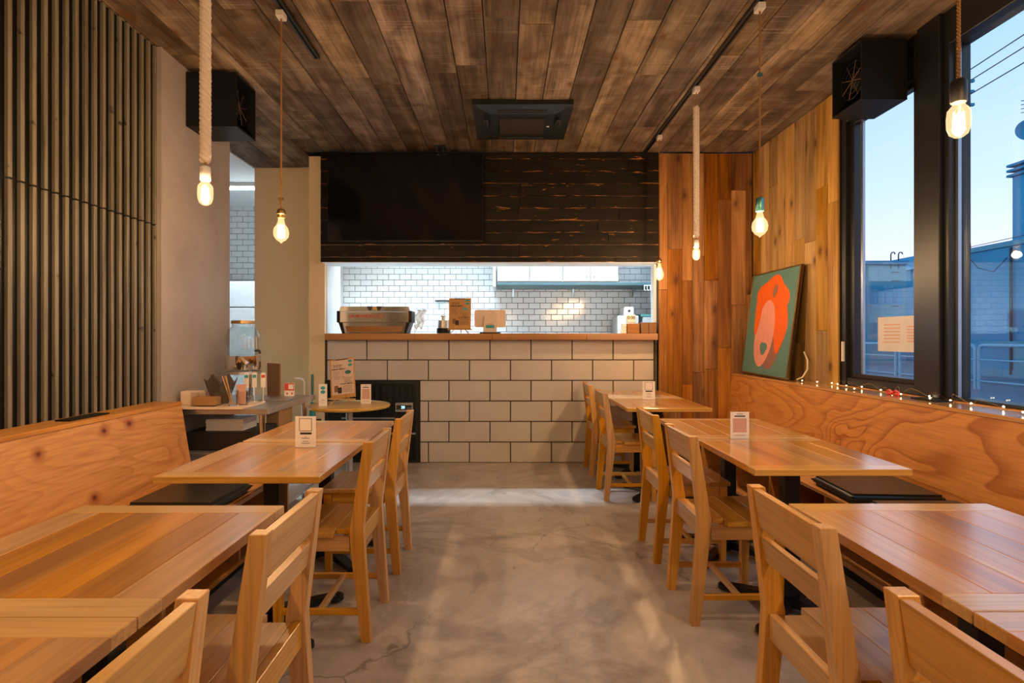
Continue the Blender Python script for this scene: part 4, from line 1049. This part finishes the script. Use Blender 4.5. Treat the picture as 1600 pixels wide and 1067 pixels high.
tag(box('silver_tray', (-1.70, -1.50, 3.92, 4.16, TZ, TZ+.010), M['steel'], bev=.003), 'flat silver tray beside the dark folder on the steel table', 'tray')
for k, (x, y, c) in enumerate(((-1.70, 3.86, 'tealink'), (-1.64, 3.86, 'redink'), (-1.745, 3.84, 'tealink'))):
    o = thing('tag_pick', ('thin clear pick with a blue tag beside the dispenser', 'thin clear pick with a red and white tag by the folder', 'thin pick with a blue tag in front of the dispenser')[k], 'pick', O(x, y), 0, 'tagged picks on the steel table')
    tube('stick', [(0, 0, 0), (0, 0, .17)], .0025, M['whitep'], o, 6); lathe('pick_base', [(0, 0), (.016, 0), (.014, .006), (0, .008)], M['whitep'], o, seg=14)
    box('tag', (-.016, .016, -.001, .001, .10, .20), M['paper'], o); box('tag_print', (-.012, .012, -.002, -.001, .165, .185), M[c], o)
# under the top
tag(box('black_crate', (-2.03, -1.60, 3.60, 4.0, .506, .62), M['darkbox'], bev=.006), 'black box on the middle shelf of the steel table', 'box')
ps = thing('napkin_stack', 'white paper stack lying on the black box under the steel table', 'paper stack', (-1.80, 3.75, .621))
for k in range(6): box('sheet_pack', (-.12+.002*(k % 2), .12, -.10, .10, .0125*k, .0125*k+.0115), M['whitep'], ps, .001)
tag(box('cardboard_box', (-1.69, -1.60, 4.03, 4.28, .506, .70), M['kraft'], bev=.003), 'brown cardboard box behind the black box under the steel table', 'box')

# umbrellas
us = thing('umbrella_stand', 'slim black umbrella stand beside the beige wall', 'umbrella stand', (-1.755, 5.05, 0))
box('base', (-.10, .10, -.08, .08, .001, .02), M['iron'], us, .002)
for k, (a, b) in enumerate(((-.10, -.08), (.10, -.08), (.10, .08), (-.10, .08))): tube('post', [(a*.94, b*.94, .02), (a*.94, b*.94, .48)], .006, M['iron'], us)
tube('top_ring', [(-.094, -.075, .48), (.094, -.075, .48), (.094, .075, .48), (-.094, .075, .48)], .006, M['iron'], us, 6, True)
u1 = thing('umbrella', 'white umbrella with a bent handle in the stand', 'umbrella', (-1.775, 5.03, .022))
lathe('folded_canopy', [(0, .0), (.006, .03), (.022, .10), (.03, .5), (.018, .60), (0, .61)], M['whitep'], u1, seg=12)
tube('handle', [(0, 0, .58), (0, 0, .80), (-.012, 0, .825), (-.035, 0, .832), (-.085, 0, .832)], .009, M['cablew'], u1)
u2 = thing('umbrella', 'teal umbrella with a straight handle in the stand', 'umbrella', (-1.71, 5.05, .022))
lathe('folded_canopy', [(0, .0), (.006, .03), (.02, .10), (.028, .5), (.018, .62), (0, .63)], M['tealink'], u2, seg=12)
tube('handle', [(0, 0, .6), (0, 0, .87)], .012, M['teal'], u2); tube('strap', [(-.02, 0, .63), (.02, 0, .63)], .012, M['cablew'], u2)

# ================================================================== OUTSIDE
GZ = -.15
gd = struct(box('ground', (2.62, 60, -20, 70, GZ-.1, GZ), M['asphalt']))
struct(box('pavement', (14.2, 16, -5, 45, GZ, GZ+.10), M['asphalt']))
for k, (y0, y1) in enumerate(((15.12, 18.0), (18.2, 21.0), (9.6, 15.0))):
    o = thing('guard_rail', ('pale blue tubular guard rail seen left of the gap', 'farther pale blue guard rail seen through the narrow pane', 'pale blue tubular guard rail seen right of the gap')[k], 'guard rail', (12.5, (y0+y1)/2, GZ), 0, 'street guard rails')
    L = (y1-y0)/2; r = .14; zt = 1.16
    pts = [(0, -L, 0), (0, -L, zt-r)] + [(0, -L+r-r*math.cos(t*PI/8), zt-r+r*math.sin(t*PI/8)) for t in range(1, 5)]
    pts += [(p[0], -p[1], p[2]) for p in pts[::-1]]
    tube('hoop', pts, .042, M['rail'], o, 10)
    for z in (.78, .22): tube('cross_bar', [(0, -L, z), (0, L, z)], .022, M['rail'], o, 8)
b1 = thing('street_building', 'low blue rendered building across the street behind the guard rail', 'building', (16, 15, GZ))
box('wall', (0, 1.9, -12, 5.0, 0, 4.25), M['b1'], b1); box('parapet', (-.06, 1.95, -12.1, 5.1, 4.26, 4.42), M['b3'], b1)
box('ledge', (-.15, 0, -10, 4.0, 1.15, 1.25), M['b3'], b1); box('plinth', (-.08, 0, -11, 4.9, 0, .35), M['b3'], b1)
for yy in (2.4, -.8): 
    w_ = box('door_frame', (-.05, .0, yy-.55, yy+.55, .02, 1.14), M['b3'], b1)
tube('downpipe', [(-.08, 2.9, .2), (-.08, 2.9, 4.2)], .04, M['wire'], b1)
tube('drooping_cable', [(-.1, 4.6, 4.2), (-.12, 4.1, 3.7), (-.12, 3.5, 3.5), (-.1, 3.0, 3.9)], .015, M['wire'], b1, 5)
b2 = thing('tall_building', 'taller blue building with roof antennas at the right edge', 'building', (18.2, 20.4, GZ))
box('wall', (0, 6, -8, 0, 0, 7.1), M['b2'], b2)
for k in range(3): box('roof_slab', (-.12, 6.1, -8.1, .12, 7.12+.18*k, 7.2+.18*k), M['b1'], b2)
box('string_course', (-.05, 0, -8, .02, 4.7, 4.85), M['b1'], b2)
an = thing('roof_antenna', 'mast with satellite dish and small aerial on the tall building', 'antenna', (18.5, 20.15, GZ+7.57))
tube('mast', [(0, 0, 0), (0, 0, 2.3)], .03, M['wire'], an)
lathe('dish', [(0, 0), (.2, .03), (.36, .12), (.37, .12), (.2, .015), (0, -.02)], M['b1'], an, (-.05, -.06, 1.1), 24, (PI/2, 0, -.5))
for k in range(4): tube('aerial_rod', [(-.22, 0, 1.75+.14*k), (.22, 0, 1.80+.14*k)], .014, M['wire'], an, 5)
b3 = thing('far_building', 'distant grey teal house seen through the narrow pane', 'building', (20.0, 30, GZ))
box('wall', (-3.6, 1.15, 0, 6, 0, 5.2), M['b3'], b3); box('roof_edge', (-3.7, 1.22, -.1, 6.1, 5.22, 5.40), M['b2'], b3)
box('shutter_band', (-1.7, .9, -.06, 0, 3.1, 4.1), M['b2'], b3)
for k in range(6): box('shutter_slat', (-1.6+.4*k, -1.35+.4*k, -.09, -.06, 3.15, 4.05), M['b1'], b3)
for dx in (.35, .75):
    tube('roof_ladder_rail', [(dx, 0, 5.0), (dx, 0, 5.75), (dx+.06, 0, 5.85), (dx+.18, 0, 5.85), (dx+.22, 0, 5.75)], .03, M['wire'], b3, 6)
for k in range(5): tube('ladder_rung', [(.35, -.04, 3.0+.45*k), (.75, -.04, 3.0+.45*k)], .02, M['wire'], b3, 5)
b4 = thing('side_house', 'grey roofed house beyond the distant building, beside the column', 'building', (26.3, 34, GZ))
box('wall', (-1.9, 3, 0, 6, 0, 5.4), M['b2'], b4); prism('roof', [(-2.2, 5.4), (3.2, 5.4), (3.2, 6.6), (0, 6.6)], 'y', -.3, 6.2, M['b1'], b4)
up = thing('utility_pole', 'tall concrete utility pole across the street by the window column', 'utility pole', (17.2, 21.6, GZ))
lathe('pole', [(0, 0), (.22, 0), (.15, 11.2), (0, 11.2)], M['pole'], up, seg=16)
for z in (2.0, 3.0, 5.2, 6.6, 7.6): tube('step_bolt', [(-.3, 0, z), (.3, 0, z)], .03, M['wire'], up, 5)
box('transformer_band', (-.25, .25, -.2, .2, 8.4, 8.7), M['pole'], up)
for dz in (10.2, 10.7, 11.1): box('cross_arm', (-.6, .6, -.05, .05, dz-.05, dz+.05), M['pole'], up)
tube('service_cable', [(.2, -.1, 1.0), (.35, -.2, 4.0), (.2, -.1, 6.4)], .05, M['wire'], up, 6)
for k, (z0, z1, lab) in enumerate(((10.95, 11.5, 'uppermost overhead wire leaving the utility pole'), (10.55, 11.0, 'middle overhead wire leaving the utility pole'), (10.05, 10.6, 'lowest of the three parallel overhead wires'), (4.5, 5.1, 'single thin wire low across the sky to the pole'))):
    tag(tube('overhead_wire', [(17.0, 21.6, z0), (16.2, 15.5, z0*.985+.02), (15.4, 9, z1), (14, -2, z1+.6)], .02 if k < 3 else .012, M['wire'], None, 5), lab, 'wire', 'overhead wires')
